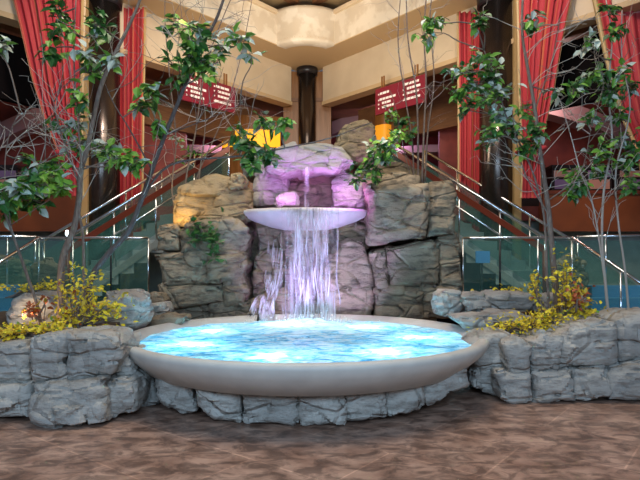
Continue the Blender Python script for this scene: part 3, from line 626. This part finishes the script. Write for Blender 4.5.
# behind the planters
B_ = [('pale boulder lit by a warm lamp in the left bed', '2,318 8,300 24,293 46,296 54,312 48,330 6,330', 5.9, .55, 'rock_pale'),
 ('slanted grey boulder right of the yellow shrub in the left bed', '98,300 122,292 136,298 141,318 134,332 100,332', 6.3, .6, 'rock_pale'),
 ('flat stone above the slanted grey boulder in the left bed', '104,294 134,290 142,296 138,304 106,303', 6.8, .4, 'rock_pale'),
 ('small stone at the foot of the left glass balustrade', '138,296 156,293 163,300 160,308 140,308', 7.6, .5, 'rock'),
 ('rounded small stone just behind the left rim of the basin', '138,306 162,303 166,312 158,320 138,322', 7.2, .5, 'rock_pale'),
 ('flat ledge rock touching the left rim of the basin', '140,320 166,313 184,318 180,327 142,332', 6.95, .4, 'rock'),
 ('rough grey boulder at the left of the right bed, beside the rock wall', '437,296 446,290 462,291 466,304 460,318 438,316', 6.9, .5, 'rock_pale'),
 ('rounded boulder between the rough grey one and the long one in the right bed', '462,297 474,292 488,296 492,310 468,314', 6.8, .5, 'rock_pale'),
 ('long pale boulder left of the right trunk', '486,296 510,292 534,293 542,304 538,313 492,312', 6.8, .5, 'rock_pale'),
 ('flat ledge rock below the long pale boulder, touching the right rim of the basin', '452,318 480,313 520,314 534,322 516,330 470,330', 6.3, .5, 'rock_pale'),
 ('low stone right of the trunk in the right bed', '540,296 566,292 590,298 592,312 542,314', 6.7, .5, 'rock_pale')]
B_ += [('added dark rock standing in for a reflection, behind the left glass balustrade, at the left edge', '-40,300 -36,262 -8,254 18,262 24,300', 9.9, .6, 'rock'),  # these rocks are added in place of reflections in the glass
 ('added dark rock standing in for a reflection, behind the left glass balustrade, right of the leaning bare stem', '26,302 28,266 44,258 62,264 66,302', 9.05, .26, 'rock'),
 ('added dark rock standing in for a reflection, behind the right glass balustrade, just right of the right trunk', '556,302 560,262 574,252 588,262 590,302', 9.0, .3, 'rock')]
for i, (lb, po, Y, D, m_) in enumerate(B_): rock(lb, px(po), Y, D, m_, 70+i, .026, .7, 'loose boulders in the beds', 'boulder', .2)
# cliff
C_ = [('big tan boulder lit warm at its left, top of the left rock stack', '171,200 176,186 192,178 214,173 236,178 250,192 252,212 240,224 172,224', 8.05, 1.3, 'rock_tan', .1),
 ('small round stone on top of the big tan boulder', '226,184 230,174 240,172 246,180 243,188 228,189', 8.0, .35, 'rock_tan', 0),
 ('pale squarish block at the left of the left rock stack', '156,224 176,223 180,232 178,250 156,250', 8.0, 1.0, 'rock', 0),
 ('block with thin slabs on top in the left rock stack', '178,228 196,219 222,216 240,222 250,236 244,258 180,258', 7.98, 1.0, 'rock', 0),
 ('thin flat slab capping the left rock stack', '184,226 204,218 232,217 248,228 246,234 188,233', 7.9, .9, 'rock', 0),
 ('long middle block of the left rock stack', '156,252 206,250 208,284 158,287', 8.0, 1.0, 'rock', 0),
 ('violet-lit block in the middle of the left rock stack', '205,254 242,252 248,264 236,280 206,284', 7.95, 1.0, 'rock', 0),
 ('dark lower block of the left rock stack', '156,286 222,283 226,304 158,308', 8.0, 1.0, 'rock', 0),
 ('dark rounded block at the lower right of the left rock stack', '220,280 242,270 248,290 244,306 224,306', 8.0, 1.0, 'rock', 0),
 ('low rock behind the left of the basin rim', '156,305 206,302 210,322 158,322', 8.1, .9, 'rock', 0),
 ('low dark rock where the left stack meets the water', '207,304 230,296 252,300 254,324 210,323', 8.1, .9, 'rock', 0),
 ('narrow upright rock left of the falling water', '254,222 283,220 285,262 280,292 254,300', 8.25, .8, 'rock', .05),
 ('rock face directly behind the falling water', '278,218 332,218 336,324 274,324', 8.42, .7, 'rock', .03),
 ('tall violet-lit rock right of the falling water', '318,270 334,248 350,238 364,240 372,256 375,300 370,322 318,324', 8.1, .8, 'rock', .1),
 ('low pink-lit rock at the left foot of the falling water', '250,300 266,290 286,288 296,304 294,324 250,324', 8.05, .6, 'rock', .1),
 ('dark rock beneath the right end of the upper bowl', '336,218 368,216 370,250 338,246', 8.5, .6, 'rock', 0),
 ('purple-lit rock slope at the left of the upper bowl', '252,204 254,172 264,158 278,162 288,178 284,206', 8.3, .8, 'rock_pale', .15),
 ('broad purple-lit overhanging rock with the spout above the upper bowl', '262,166 268,152 290,142 318,140 342,146 354,160 340,170 320,168 300,172 280,176', 8.0, 1.2, 'rock_pale', .1),
 ('recessed dark rock behind the upper stream', '280,172 340,166 344,208 280,208', 8.75, .5, 'rock', 0),
 ('small boulder sitting in the upper bowl left of the stream', '274,196 284,191 295,190 300,197 299,206 275,206', 8.0, .3, 'rock_pale', 0),
 ('bright purple-lit rock at the right of the upper bowl', '332,180 344,170 362,176 368,192 366,206 334,206', 8.25, .8, 'rock_pale', .2),
 ('tan rock peak, highest of the fountain', '330,154 338,130 352,120 368,117 377,124 380,156 360,162', 8.6, .9, 'rock_tan', .1),
 ('grey rock ridge left of the spout', '238,160 252,150 272,146 284,152 278,164 244,176', 8.7, .8, 'rock_pale', .1),
 ('tan rock ledge right of the spout', '356,166 378,156 408,160 428,172 424,186 360,184', 8.7, .9, 'rock_tan', .1),
 ('flat capping stone on the right rock stack beside the upper bowl', '364,182 378,172 402,170 420,176 418,186 366,190', 8.0, .8, 'rock', 0),
 ('large squarish block at the top of the right rock stack', '368,186 430,181 434,200 426,238 372,241 368,214', 7.75, 1.3, 'rock', -.04),
 ('block at the top right corner of the right rock stack', '430,182 452,180 458,194 456,232 428,237', 7.95, 1.1, 'rock', 0),
 ('narrow upright stone in the middle of the right rock stack', '374,252 386,248 390,290 376,292', 8.05, .9, 'rock', 0),
 ('broad middle block of the right rock stack', '386,246 438,240 442,286 390,288', 8.05, .9, 'rock', 0),
 ('right middle block of the right rock stack, beside the glass', '438,236 460,231 463,286 440,288', 8.1, .9, 'rock', 0),
 ('lower left block of the right rock stack, beside the water', '374,288 424,286 426,318 376,322', 8.05, .9, 'rock', 0),
 ('lower right block of the right rock stack, beside the rough grey boulder', '422,286 462,284 464,318 424,318', 8.1, .9, 'rock', 0),
 ('dark recessed rock between the left stack and the falling water', '242,222 260,220 262,310 244,316', 8.8, .5, 'rock', 0)]
for i, (lb, po, Y, D, m_, ln) in enumerate(C_): rock(lb, px(po), Y, D, m_, 100+i, .024, .62, GC, 'cliff_rock', .34, lean=ln)
# unseen core added behind the rocks to keep their gaps dark
b = MB(); b.prism([(-2.1, 9.1), (1.9, 9.1), (1.7, 10.4), (-1.9, 10.4)], 0, 1.9); struct('trim_33', b, M['rock'])
b = MB(); b.prism([(-1.3, 9.35), (1.3, 9.35), (1.1, 10.2), (-1.1, 10.2)], 1.9, 2.45); struct('trim_34', b, M['rock'])

# ------------------------------------------------------------ basin, upper bowl, water
e = empty('fountain_basin', (BX, BY, 0), 'large round cream concrete basin full of glowing blue water', 'basin')
b = MB(); b.lathe([(0,.3),(1.5,.32),(1.68,.45),(1.76,.535),(1.84,.592),(1.89,.598),(1.925,.58),(1.93,.54),(1.88,.46),(1.70,.30),(1.3,.27),(0,.27)], 128, (BX,BY,0)); b.build('bowl', M['concrete'], e, True)
b = MB(); b.lathe([(0,0),(1.3,0),(1.3,.27),(0,.27)], 64, (BX,BY,0)); b.build('foot', M['black'], e)
def wave(x, y):
    r = math.hypot(x-(-.13), y-7.6); a = .012+.03*math.exp(-r*r/.25)
    return a*noise.fractal(Vector((x*4, y*5, .3)), .8, 2.1, 4)+.045*math.exp(-r*r/.08)
b = MB(); nr_, na = 60, 160
b.v.append(Vector((BX, BY, .5)))
for i in range(1, nr_+1):
    for k in range(na):
        r = 1.755*i/nr_; th = 2*math.pi*k/na; x, y = BX+r*math.cos(th), BY+r*math.sin(th); b.v.append(Vector((x, y, .53+wave(x, y))))
for k in range(na): b.f.append([0, 1+k, 1+(k+1)%na]); b.m.append(0)
for i in range(nr_-1):
    for k in range(na): a_ = 1+i*na; b.f.append([a_+k, a_+na+k, a_+na+(k+1)%na, a_+(k+1)%na]); b.m.append(0)
tag(b.build('pool_water', M['water'], None, True), 'churning bright blue and white water filling the large round basin', 'water', kind='stuff')
UX, UY, UZ = at(305, 258, 8.25).x, 8.3, 2.06
e = empty('upper_bowl', (UX, UY, UZ-.3), 'wide shallow cast-stone ledge bowl the main falls pour from', 'basin')
b = MB(); b.lathe([(0,.0),(.8,.0),(.86,.035),(.91,.04),(.95,.025),(.955,-.01),(.90,-.05),(.74,-.13),(.5,-.21),(.3,-.25),(0,-.25)], 64, (UX,UY,UZ), ax=(1,.62), a0=R(180), a1=R(360)); b.build('bowl', M['lip'], e, True)
b = MB(); b.lathe([(0,.012),(.82,.012),(.82,.004),(0,.004)], 48, (UX,UY,UZ), ax=(1,.6), a0=R(181), a1=R(359)); tag(b.build('bowl_water', M['fall'], e, True), 'thin film of water')
rnd = random.Random(5)
# main falls: wavy sheets plus separate strands
b = MB()
def sheet(x0, x1, y0, Yt, Yb, zt, zb, wob, mi=0, spread=0):
    n, k = 40, 26; i0 = len(b.v); xm = (x0+x1)/2
    for j in range(k+1):
        v = j/k; z = zt+(zb-zt)*v
        for i in range(n+1):
            u = i/n; x = x0+(x1-x0)*u; x = xm+(x-xm)*(1+spread*v)
            b.v.append(Vector((x, Yt+(Yb-Yt)*math.sqrt(v)+wob*noise.noise(Vector((x*9+y0, z*.7, y0))), z)))
    for j in range(k):
        for i in range(n): a_ = i0+j*(n+1)+i; b.f.append([a_, a_+1, a_+n+2, a_+n+1]); b.m.append(mi)
FY = UY-.93*.62-.02
xa, xb = at(281, 0, FY).x, at(338, 0, FY).x
sheet(xa, xb, 1, FY, FY-.10, UZ+.03, .5, .03)
sheet(at(287,0,FY).x, at(331,0,FY).x, 7, FY-.03, FY-.14, UZ+.03, .5, .03)
sheet(at(290,0,FY).x, at(327,0,FY).x, 13, FY-.05, FY-.17, UZ+.02, .5, .04)
for k in range(34):
    x = rnd.gauss((xa+xb)/2+.02, (xb-xa)*.17); x = min(max(x, xa-.05), xb+.05); r_ = rnd.uniform(.003, .008); zb = .5 if rnd.random() < .55 else rnd.uniform(.7, 1.2); yy = rnd.uniform(-.03, .0)
    pts = [(x+rnd.uniform(-.008,.008)*j, FY+yy-.12*math.sqrt(j/5)-.02*rnd.random(), UZ+.03+(zb-UZ-.03)*j/5) for j in range(6)]
    b.tube(pts, [r_, r_*1.5], 6, 1)
tag(b.build('main_waterfall', [M['fall'], M['strand']], None, True), 'tall white veil of water falling from the ledge bowl into the basin', 'waterfall', kind='stuff')
b = MB(); sx = at(308, 0, 7.95).x
for k in range(9):
    x = sx+rnd.uniform(-.035, .035); r_ = rnd.uniform(.004, .008); y = 7.9+rnd.uniform(-.03, .03)
    b.tube([(x, y+.04, 2.68), (x, y, 2.62), (x+rnd.uniform(-.01,.01), y-.03, 2.35), (x+rnd.uniform(-.02,.02), y-.04, 2.07)], [r_, r_*1.3], 6, 0)
tag(b.build('spout_stream', M['strand'], None, True), 'thin stream of water dropping from the purple rock into the ledge bowl', 'waterfall', kind='stuff')
b = MB()                                                  # side cascade running over the low pink rock
for k in range(70):
    t0 = rnd.random(); p0 = at(268+16*t0, rnd.triangular(238, 285, 245), 8.08); p1 = at(262+16*t0, 288+rnd.uniform(-3,8), 7.97); p2 = at(252+22*t0, 304+rnd.uniform(-5,5), 7.88); p3 = at(246+30*t0, 321, 7.74); r_ = rnd.uniform(.002, .006)
    b.tube([p0, p1, p2, p3], [r_*.6, r_*1.4], 5, 0)
tag(b.build('side_cascade', M['strand'], None, True), 'small white cascade running down over the pink-lit rock left of the main falls', 'waterfall', kind='stuff')
b = MB()                                                  # splash foam drops
for k in range(260):
    a_ = rnd.uniform(0, 2*math.pi); q = abs(rnd.gauss(0, .28)); c = Vector((-.14+q*1.4*math.cos(a_), 7.58+.5*q*math.sin(a_), .53+abs(rnd.gauss(0, .05))*(1.2-min(q,1)))); r_ = rnd.uniform(.004, .013)
    b.lathe([(0,-r_),(r_*.8,-r_*.5),(r_,0),(r_*.7,r_*.6),(0,r_)], 6, c)
tag(b.build('splash_foam', M['white'], None, True), 'white splash foam where the main falls hit the basin water', 'foam', kind='stuff')

# ------------------------------------------------------------ beds
def soil(name, poly, z, label):
    b = MB(); b.prism(poly, 0.02, z); return tag(b.build(name, M['soil']), label, 'soil', kind='stuff')
soil('planter_soil', [(-4.3, 5.35), (-2.3, 5.3), (-2.2, 5.65), (-2.3, 6.9), (-2.5, 7.9), (-4.3, 7.6)], .68, 'dark soil filling the left planter bed')
soil('planter_soil', [(1.95, 6.2), (2.3, 6.0), (4.3, 6.05), (4.3, 7.3), (2.4, 7.6), (1.9, 7.0)], .68, 'dark soil filling the right planter bed')

# ------------------------------------------------------------ shrubs and flowers
def shrub(label, name, Y, stems, blobs, seed, mats, dens=1.0, Ls=.05, cat='shrub', group='yellow shrubs'):
    rnd = random.Random(seed); base = at(stems[0][0][0], stems[0][0][1], Y)
    e = empty(name, base, label, cat, group)
    b = MB(); f = MB()
    for st in stems:
        P = b.tube([at(x, y, Y+rnd.uniform(-.12,.12)) for x, y in st], [.012, .004], 6)
        for p in P[2:]:
            for _ in range(int(5*dens)):
                d = Vector((rnd.gauss(0,1), rnd.gauss(0,1), rnd.gauss(.3,.8))); f.leaf(p+d*.015, d, Vector((rnd.gauss(0,.5), rnd.gauss(0,.5), 1)), Ls*rnd.uniform(.6,1.2), Ls*.6, rnd.choices(range(len(mats)), [12,4,.5][:len(mats)])[0])
    for (x, y, rx, ry, n) in blobs:
        for _ in range(int(n*dens)):
            dx, dy = rnd.gauss(0,.5), rnd.gauss(0,.5); p = at(x+dx*rx, y+dy*ry, Y+rnd.uniform(-.25,.25))
            d = Vector((rnd.gauss(0,1), rnd.gauss(0,1), rnd.gauss(.4,.7))); f.leaf(p, d, Vector((rnd.gauss(0,.6), rnd.gauss(-.4,.6), 1)), Ls*rnd.uniform(.6,1.3), Ls*.65, rnd.choices(range(len(mats)), [12,4,.5][:len(mats)])[0])
        for _ in range(max(3, int(n/12))):
            q = at(x+rnd.gauss(0,.45)*rx, y+rnd.gauss(0,.45)*ry, Y+rnd.uniform(-.2,.2)); b.tube([base+Vector((rnd.uniform(-.1,.1),0,0)) if abs(x-stems[0][0][0]) < 40 else at(x, y+ry*.9, Y), (q+at(x, y+ry*.5, Y))/2, q], [.006, .003], 5)
    b.build('stems', M['twig_br'], e, True); f.build('foliage', [M[k] for k in mats], e)
    return e
Y3 = ['yellow', 'yellow2', 'rust']
shrub('bushy upright yellow shrub on the left planter wall', 'yellow_shrub', 5.55, [[(78,328),(76,300),(73,268)],[(80,328),(92,300),(88,276)],[(70,328),(60,305),(58,285)],[(86,328),(105,310),(118,308)]],
      [(70,300,16,32,90),(92,305,28,28,150),(68,320,18,10,90),(112,314,20,14,70),(86,285,12,14,32)], 1, Y3, 1, .055)
shrub('low trailing yellow groundcover spilling over the left edge of the left planter', 'yellow_groundcover', 5.25, [[(30,338),(22,332),(12,334)]], [(28,331,36,6,260),(6,337,16,10,130),(54,328,22,6,110)], 2, ['yellow', 'yellow2', 'leaf2'], 1, .045, 'groundcover', 'yellow groundcover')
shrub('thin line of yellow sprigs behind the warm-lit boulder', 'yellow_groundcover', 6.5, [[(10,298),(24,290),(44,287)]], [(24,289,34,5,60),(44,286,14,5,30)], 3, ['yellow', 'yellow2'], 1, .05, 'groundcover', 'yellow groundcover')
shrub('upright yellow shrub around the right trunk', 'yellow_shrub', 6.1, [[(562,328),(562,296),(564,270)],[(566,328),(572,300),(570,282)],[(556,328),(540,310),(535,278)],[(548,326),(538,300),(532,284)]],
      [(566,292,12,32,120),(574,304,16,20,110),(562,276,14,8,40),(534,286,5,16,40),(584,312,18,10,90),(548,315,14,12,60)], 4, Y3, 1, .055)
shrub('low yellow groundcover along the top of the right planter wall', 'yellow_groundcover', 5.95, [[(530,334),(520,328),(505,326)]], [(530,326,44,12,380),(555,322,36,12,220),(590,318,26,6,110),(505,326,14,6,60)], 5, ['yellow', 'yellow2', 'leaf2'], 1, .045, 'groundcover', 'yellow groundcover')
shrub('thin yellow sprigs behind the long pale boulder in the right bed', 'yellow_groundcover', 7.3, [[(498,296),(508,291),(520,290)]], [(508,290,26,4,45)], 6, ['yellow', 'yellow2'], 1, .05, 'groundcover', 'yellow groundcover')
shrub('cluster of rust-red leaves in the right yellow shrub', 'rust_plant', 5.9, [[(576,312),(577,302),(576,294)]], [(577,296,12,10,60)], 7, ['rust', 'yellow2'], 1, .06, 'plant', 'rust-red leafy plants')
shrub('sprig of rust-red leaves in front of the warm-lit boulder', 'rust_plant', 5.45, [[(36,320),(34,312),(30,308)]], [(28,313,9,6,16),(46,303,6,6,10)], 8, ['rust', 'yellow2'], 1, .07, 'plant', 'rust-red leafy plants')
shrub('dark green ivy hanging over the left rock stack', 'ivy', 7.8, [[(196,222),(206,236),(214,258)],[(200,222),(196,232),(192,242)]], [(204,234,18,14,70),(214,250,8,14,30)], 9, ['leaf', 'leaf', 'leaf2'], 1, .1, 'ivy', 'hanging ivy')

# ------------------------------------------------------------ trees
def tree(label, name, Y, stems, clusters, twigs, seed, bark='bark', pale=.6, Ls=.135, ydep=.35, merge=False):
    """stems: lists of (px,py[,dY]) with start/end radius; clusters: (px,py,rx,ry,n,tone)"""
    rnd = random.Random(seed); f0 = stems[0][0][0]; base = at(f0[0], f0[1], Y)
    e = empty(name, base, label, 'tree', 'slender indoor trees')
    b = MB(); tw = b if merge else MB(); lf = MB(); allp = []
    for pts, r0, r1 in stems:
        y0 = rnd.uniform(-.1, .1) if pts is not stems[0][0] else 0
        P = []; q = len(pts)
        for j, p in enumerate(pts): P.append(at(p[0], p[1], Y+y0*j/q+(p[2] if len(p) > 2 else 0)))
        S_ = b.tube(P, [r0, r1], 9, smooth=5)
        allp += S_[3:]
    def curve(a, c, bend):
        m1 = a.lerp(c, .4)+Vector((rnd.gauss(0,1), rnd.gauss(0,1), rnd.gauss(.2,1)))*bend; m2 = a.lerp(c, .75)+Vector((rnd.gauss(0,1), rnd.gauss(0,1), rnd.gauss(0,1)))*bend
        return [a, m1, m2, c]
    def put(p, mi, L):
        d = Vector((rnd.gauss(0,1), rnd.gauss(-.3,.8), rnd.gauss(-.25,.6))); up = Vector((rnd.gauss(0,.4), rnd.gauss(-.6,.5), 1))
        lf.leaf(p, d, up, L*rnd.uniform(.7,1.2), L*.6, mi)
    for (x, y, rx, ry, n, tone, *dY) in clusters:
        dY = dY[0] if dY else 0
        n = int(n*(2.1 if not dY else 2.8))
        dy = rnd.uniform(-ydep, ydep)+dY; c = at(x, y, Y+dy)
        a = min(allp, key=lambda p: (p-c).length+(0 if p.z < c.z else .35))
        P = tw.tube(curve(a, c, (a-c).length*.07), [.009, .0045], 5, 0, 3)
        subs = []
        for _ in range(max(3, n//4)):
            q = at(x+rnd.gauss(0,.5)*rx, y+rnd.gauss(0,.5)*ry, Y+dy+rnd.uniform(-.15,.15)); s0 = rnd.choice(P[-4:]); tw.tube(curve(s0, q, .02), [.0045, .0025], 4, 0, 2); subs.append((s0, q))
        for _ in range(n):
            s0, q = rnd.choice(subs); p = s0.lerp(q, rnd.uniform(.35, 1.05))+Vector((rnd.gauss(0,.02), rnd.gauss(0,.03), rnd.gauss(0,.02)))
            mi = {'d': [11,5,1], 'm': [6,7,3], 'l': [2,13,2], 's': [4,5,9]}[tone]; put(p, rnd.choices((0,1,2), mi)[0], Ls)
    for (x0, x1, y0, y1, n) in twigs:
        for _ in range(n):
            c = at(rnd.uniform(x0,x1), rnd.uniform(y0,y1), Y+rnd.uniform(-ydep,ydep)); cand = sorted(allp, key=lambda p: (p-c).length+(0 if p.z < c.z else .6))[:14]; a = rnd.choice(cand)
            mi = 1 if rnd.random() < pale else 0
            P = tw.tube(curve(a, c, (a-c).length*.05), [.0055, .002], 4, mi, 3)
            for _ in range(2):
                s0 = rnd.choice(P[3:]); d = (c-a).normalized()*.35+Vector((rnd.gauss(0,.25), rnd.gauss(0,.2), rnd.gauss(.08,.22))); tw.tube(curve(s0, s0+d*rnd.uniform(.3,.8), .02), [.0032, .0015], 4, mi, 2)
    if merge: b.build('trunk', [M[bark], M['twig']], e, True)
    else: b.build('trunk', M[bark], e, True); tw.build('twigs', [M['twig_br'], M['twig']], e, True)
    lf.build('foliage', [M['leaf'], M['leaf2'], M['leaf3']], e)
    return e
tree('leafy tree with a thick curving trunk behind the left yellow shrub', 'slender_tree', 5.9,
     [([(62,330),(61,290),(63,258),(74,228),(79,200),(81,170),(87,150),(100,90),(113,58),(127,30),(140,0),(148,-30)], .042, .012), ([(84,330),(84,275),(83,235),(79,210),(82,180),(78,120),(74,60),(76,0)], .018, .006), ([(81,190),(60,130),(52,90)], .012, .004)],
     [(56,14,12,14,14,'d'),(62,30,14,12,14,'d'),(50,52,16,14,18,'d'),(70,32,8,8,6,'l'),(95,24,14,12,14,'d'),(100,36,12,8,8,'m'),(86,55,16,10,18,'s'),(110,58,14,8,14,'s'),(78,100,12,16,14,'m'),(72,128,16,14,18,'s'),(85,145,18,16,22,'s'),(110,150,18,14,24,'s'),(122,158,14,10,12,'l'),(52,122,6,8,6,'m'),(92,70,10,10,10,'m'),(60,165,14,12,10,'m'),(135,162,14,10,12,'m')],
     [(30,130,20,170,26)], 11, 'bark', .7)
tree('tree with a dark trunk leaning right across the left stairs', 'slender_tree', 6.0,
     [([(86,330),(90,282),(108,254),(128,232),(140,204),(152,170),(165,135),(182,93),(196,58),(215,22),(226,-8),(235,-35)], .034, .012), ([(140,204),(170,165),(240,156),(285,148),(330,138),(372,122)], .014, .004), ([(152,170),(130,130),(112,100),(95,60)], .01, .004), ([(165,135),(205,120),(240,105)], .008, .003)],
     [(150,92,14,12,14,'m'),(145,104,14,10,14,'m'),(160,125,10,10,10,'m'),(180,35,16,10,12,'l'),(200,30,16,8,14,'s'),(190,52,16,12,22,'d'),(200,62,16,10,20,'d'),(185,72,10,12,12,'d'),(205,72,12,8,10,'l'),(222,48,12,10,12,'s'),(218,62,8,12,8,'m'),(240,38,10,10,10,'s'),(250,54,14,4,6,'s'),(175,20,10,8,8,'l'),(172,62,6,10,6,'d'),(240,130,10,10,12,'d'),(252,150,16,14,22,'d'),(272,156,14,8,16,'d'),(248,166,8,12,10,'d'),(282,122,10,8,10,'l'),(262,118,8,8,8,'m')],
     [(110,260,-5,150,34)], 12, 'bark_dark', .55)
tree('thin bare-stemmed tree leaning left from the warm-lit boulder', 'slender_tree', 5.6,
     [([(42,330),(37,305),(26,272),(12,232),(2,205),(-8,180),(-20,150)], .018, .008), ([(2,205),(20,180),(45,160),(70,150)], .008, .003), ([(12,232),(5,180),(8,140),(20,110)], .008, .003)],
     [(10,190,26,14,26,'m'),(4,200,16,12,18,'d'),(22,186,20,12,22,'s'),(40,178,18,10,18,'l'),(55,185,20,10,22,'l'),(66,188,14,8,14,'l'),(38,200,16,10,16,'d'),(12,206,14,12,14,'m'),(30,160,14,10,10,'s'),(2,45,8,14,12,'s'),(45,170,12,8,10,'m'),(52,178,16,12,16,'d')],
     [(0,70,95,185,20)], 13, 'bark', .6)
tree('cluster of thin bare stems rising from the left rock stack', 'slender_tree', 8.45,
     [([(180,226),(172,190),(176,140),(170,80),(165,20),(166,-20)], .014, .005), ([(186,226),(186,180),(196,130),(205,70),(222,20),(240,-20)], .016, .006), ([(192,224),(200,170),(205,110),(188,60),(180,0)], .012, .005), ([(190,224),(196,180),(222,120),(240,60),(252,0)], .012, .005)],
     [(195,150,12,10,10,'m'),(178,142,10,8,8,'s'),(212,70,10,8,8,'s')],
     [(155,270,-10,160,30)], 14, 'bark', .85, .1)
tree('tree with a straight grey trunk in the right bed', 'slender_tree', 6.3,
     [([(560,332),(556,290),(552,250),(549,215),(545,185),(540,150),(535,110),(528,70),(522,30),(524,-20)], .038, .012), ([(552,330),(547,280),(546,240),(542,205),(530,165),(508,120),(498,90),(484,50)], .016, .006), ([(549,200),(575,180),(585,160),(592,120)], .008, .003), ([(540,150),(520,125),(500,115)], .008, .003), ([(549,215),(528,180),(518,150),(512,110)], .01, .004), ([(535,110),(552,60),(560,20)], .008, .003)],
     [(435,22,12,10,14,'m'),(424,34,8,8,10,'l'),(480,22,10,12,16,'d'),(468,70,12,10,14,'m'),(484,60,10,14,16,'m'),(490,75,16,14,26,'m'),(475,82,14,12,22,'m'),(500,92,14,14,26,'s'),(484,100,12,12,18,'d'),(455,92,10,10,14,'m'),(462,108,8,10,12,'d'),(500,115,14,14,24,'s'),(492,130,10,12,16,'d'),(514,130,8,10,12,'m'),(530,30,8,10,14,'d'),(536,14,8,6,8,'s'),(522,108,8,8,8,'l'),(540,130,12,12,16,'d'),(530,145,12,10,16,'d'),(520,150,10,8,10,'m'),(558,90,6,8,8,'s'),(450,70,10,8,8,'s'),(485,140,10,8,10,'s')],
     [(480,620,10,190,36)], 15, 'bark', .75, .115)
tree('leafy tree with several thin stems at the right edge of the right bed', 'slender_tree', 6.4,
     [([(610,330),(606,290),(602,240),(604,190),(612,140),(608,90),(612,40),(606,0)], .018, .006), ([(630,330),(625,270),(618,220),(616,170),(630,110),(622,60),(622,10)], .014, .005), ([(606,290),(594,210),(580,170),(572,140),(560,100)], .011, .004)],
     [(612,8,12,8,14,'d'),(618,30,12,10,16,'d'),(590,44,12,10,14,'s'),(586,82,10,10,12,'m'),(575,90,10,8,12,'d'),(600,75,14,10,22,'m'),(612,88,14,12,24,'d'),(628,84,12,10,16,'d'),(605,98,12,10,18,'d'),(620,70,10,8,12,'s'),(590,150,0.1,0.1,1,'m'),(572,172,10,8,14,'l'),(580,184,14,12,24,'d'),(572,192,12,8,16,'m'),(602,150,12,12,22,'m'),(618,140,12,12,20,'s'),(622,162,12,12,20,'m'),(634,150,8,14,16,'d'),(600,172,10,10,14,'s'),(630,182,8,12,14,'d'),(616,118,12,10,16,'m'),(592,120,10,8,12,'s')],
     [(560,640,20,220,26)], 16, 'twig', .8, .115)
tree('bunch of tall slender stems rising from the right rock stack', 'slender_tree', 8.55,
     [([(414,182),(412,140),(404,90),(398,40),(402,-20)], .014, .007), ([(418,182),(418,140),(416,90),(408,40),(406,-20)], .018, .008), ([(422,182),(424,130),(426,80),(424,30),(428,-20)], .018, .009), ([(425,182),(428,130),(434,80),(430,20),(434,-20)], .014, .007), ([(412,182),(404,150),(396,110),(390,90)], .009, .004), ([(414,178),(408,158,-.3),(396,150,-.7),(384,150,-1.05),(372,158,-1.15)], .008, .004)],
     [(376,172,10,10,14,'d',-1.15),(388,150,10,8,12,'l',-1.15),(392,116,8,8,10,'l'),(398,124,12,10,16,'d'),(408,132,10,10,14,'d'),(396,138,12,10,14,'l',-1.15),(380,146,8,6,8,'m',-1.15),(374,160,12,12,18,'d',-1.15),(362,168,10,10,12,'d',-1.15),(356,182,8,8,8,'d',-1.15),(384,158,10,8,12,'m',-1.15),(370,146,8,6,6,'s',-1.15),(442,20,8,10,12,'m')],
     [(385,450,-5,130,22)], 17, 'bark', .5, .115, merge=True)
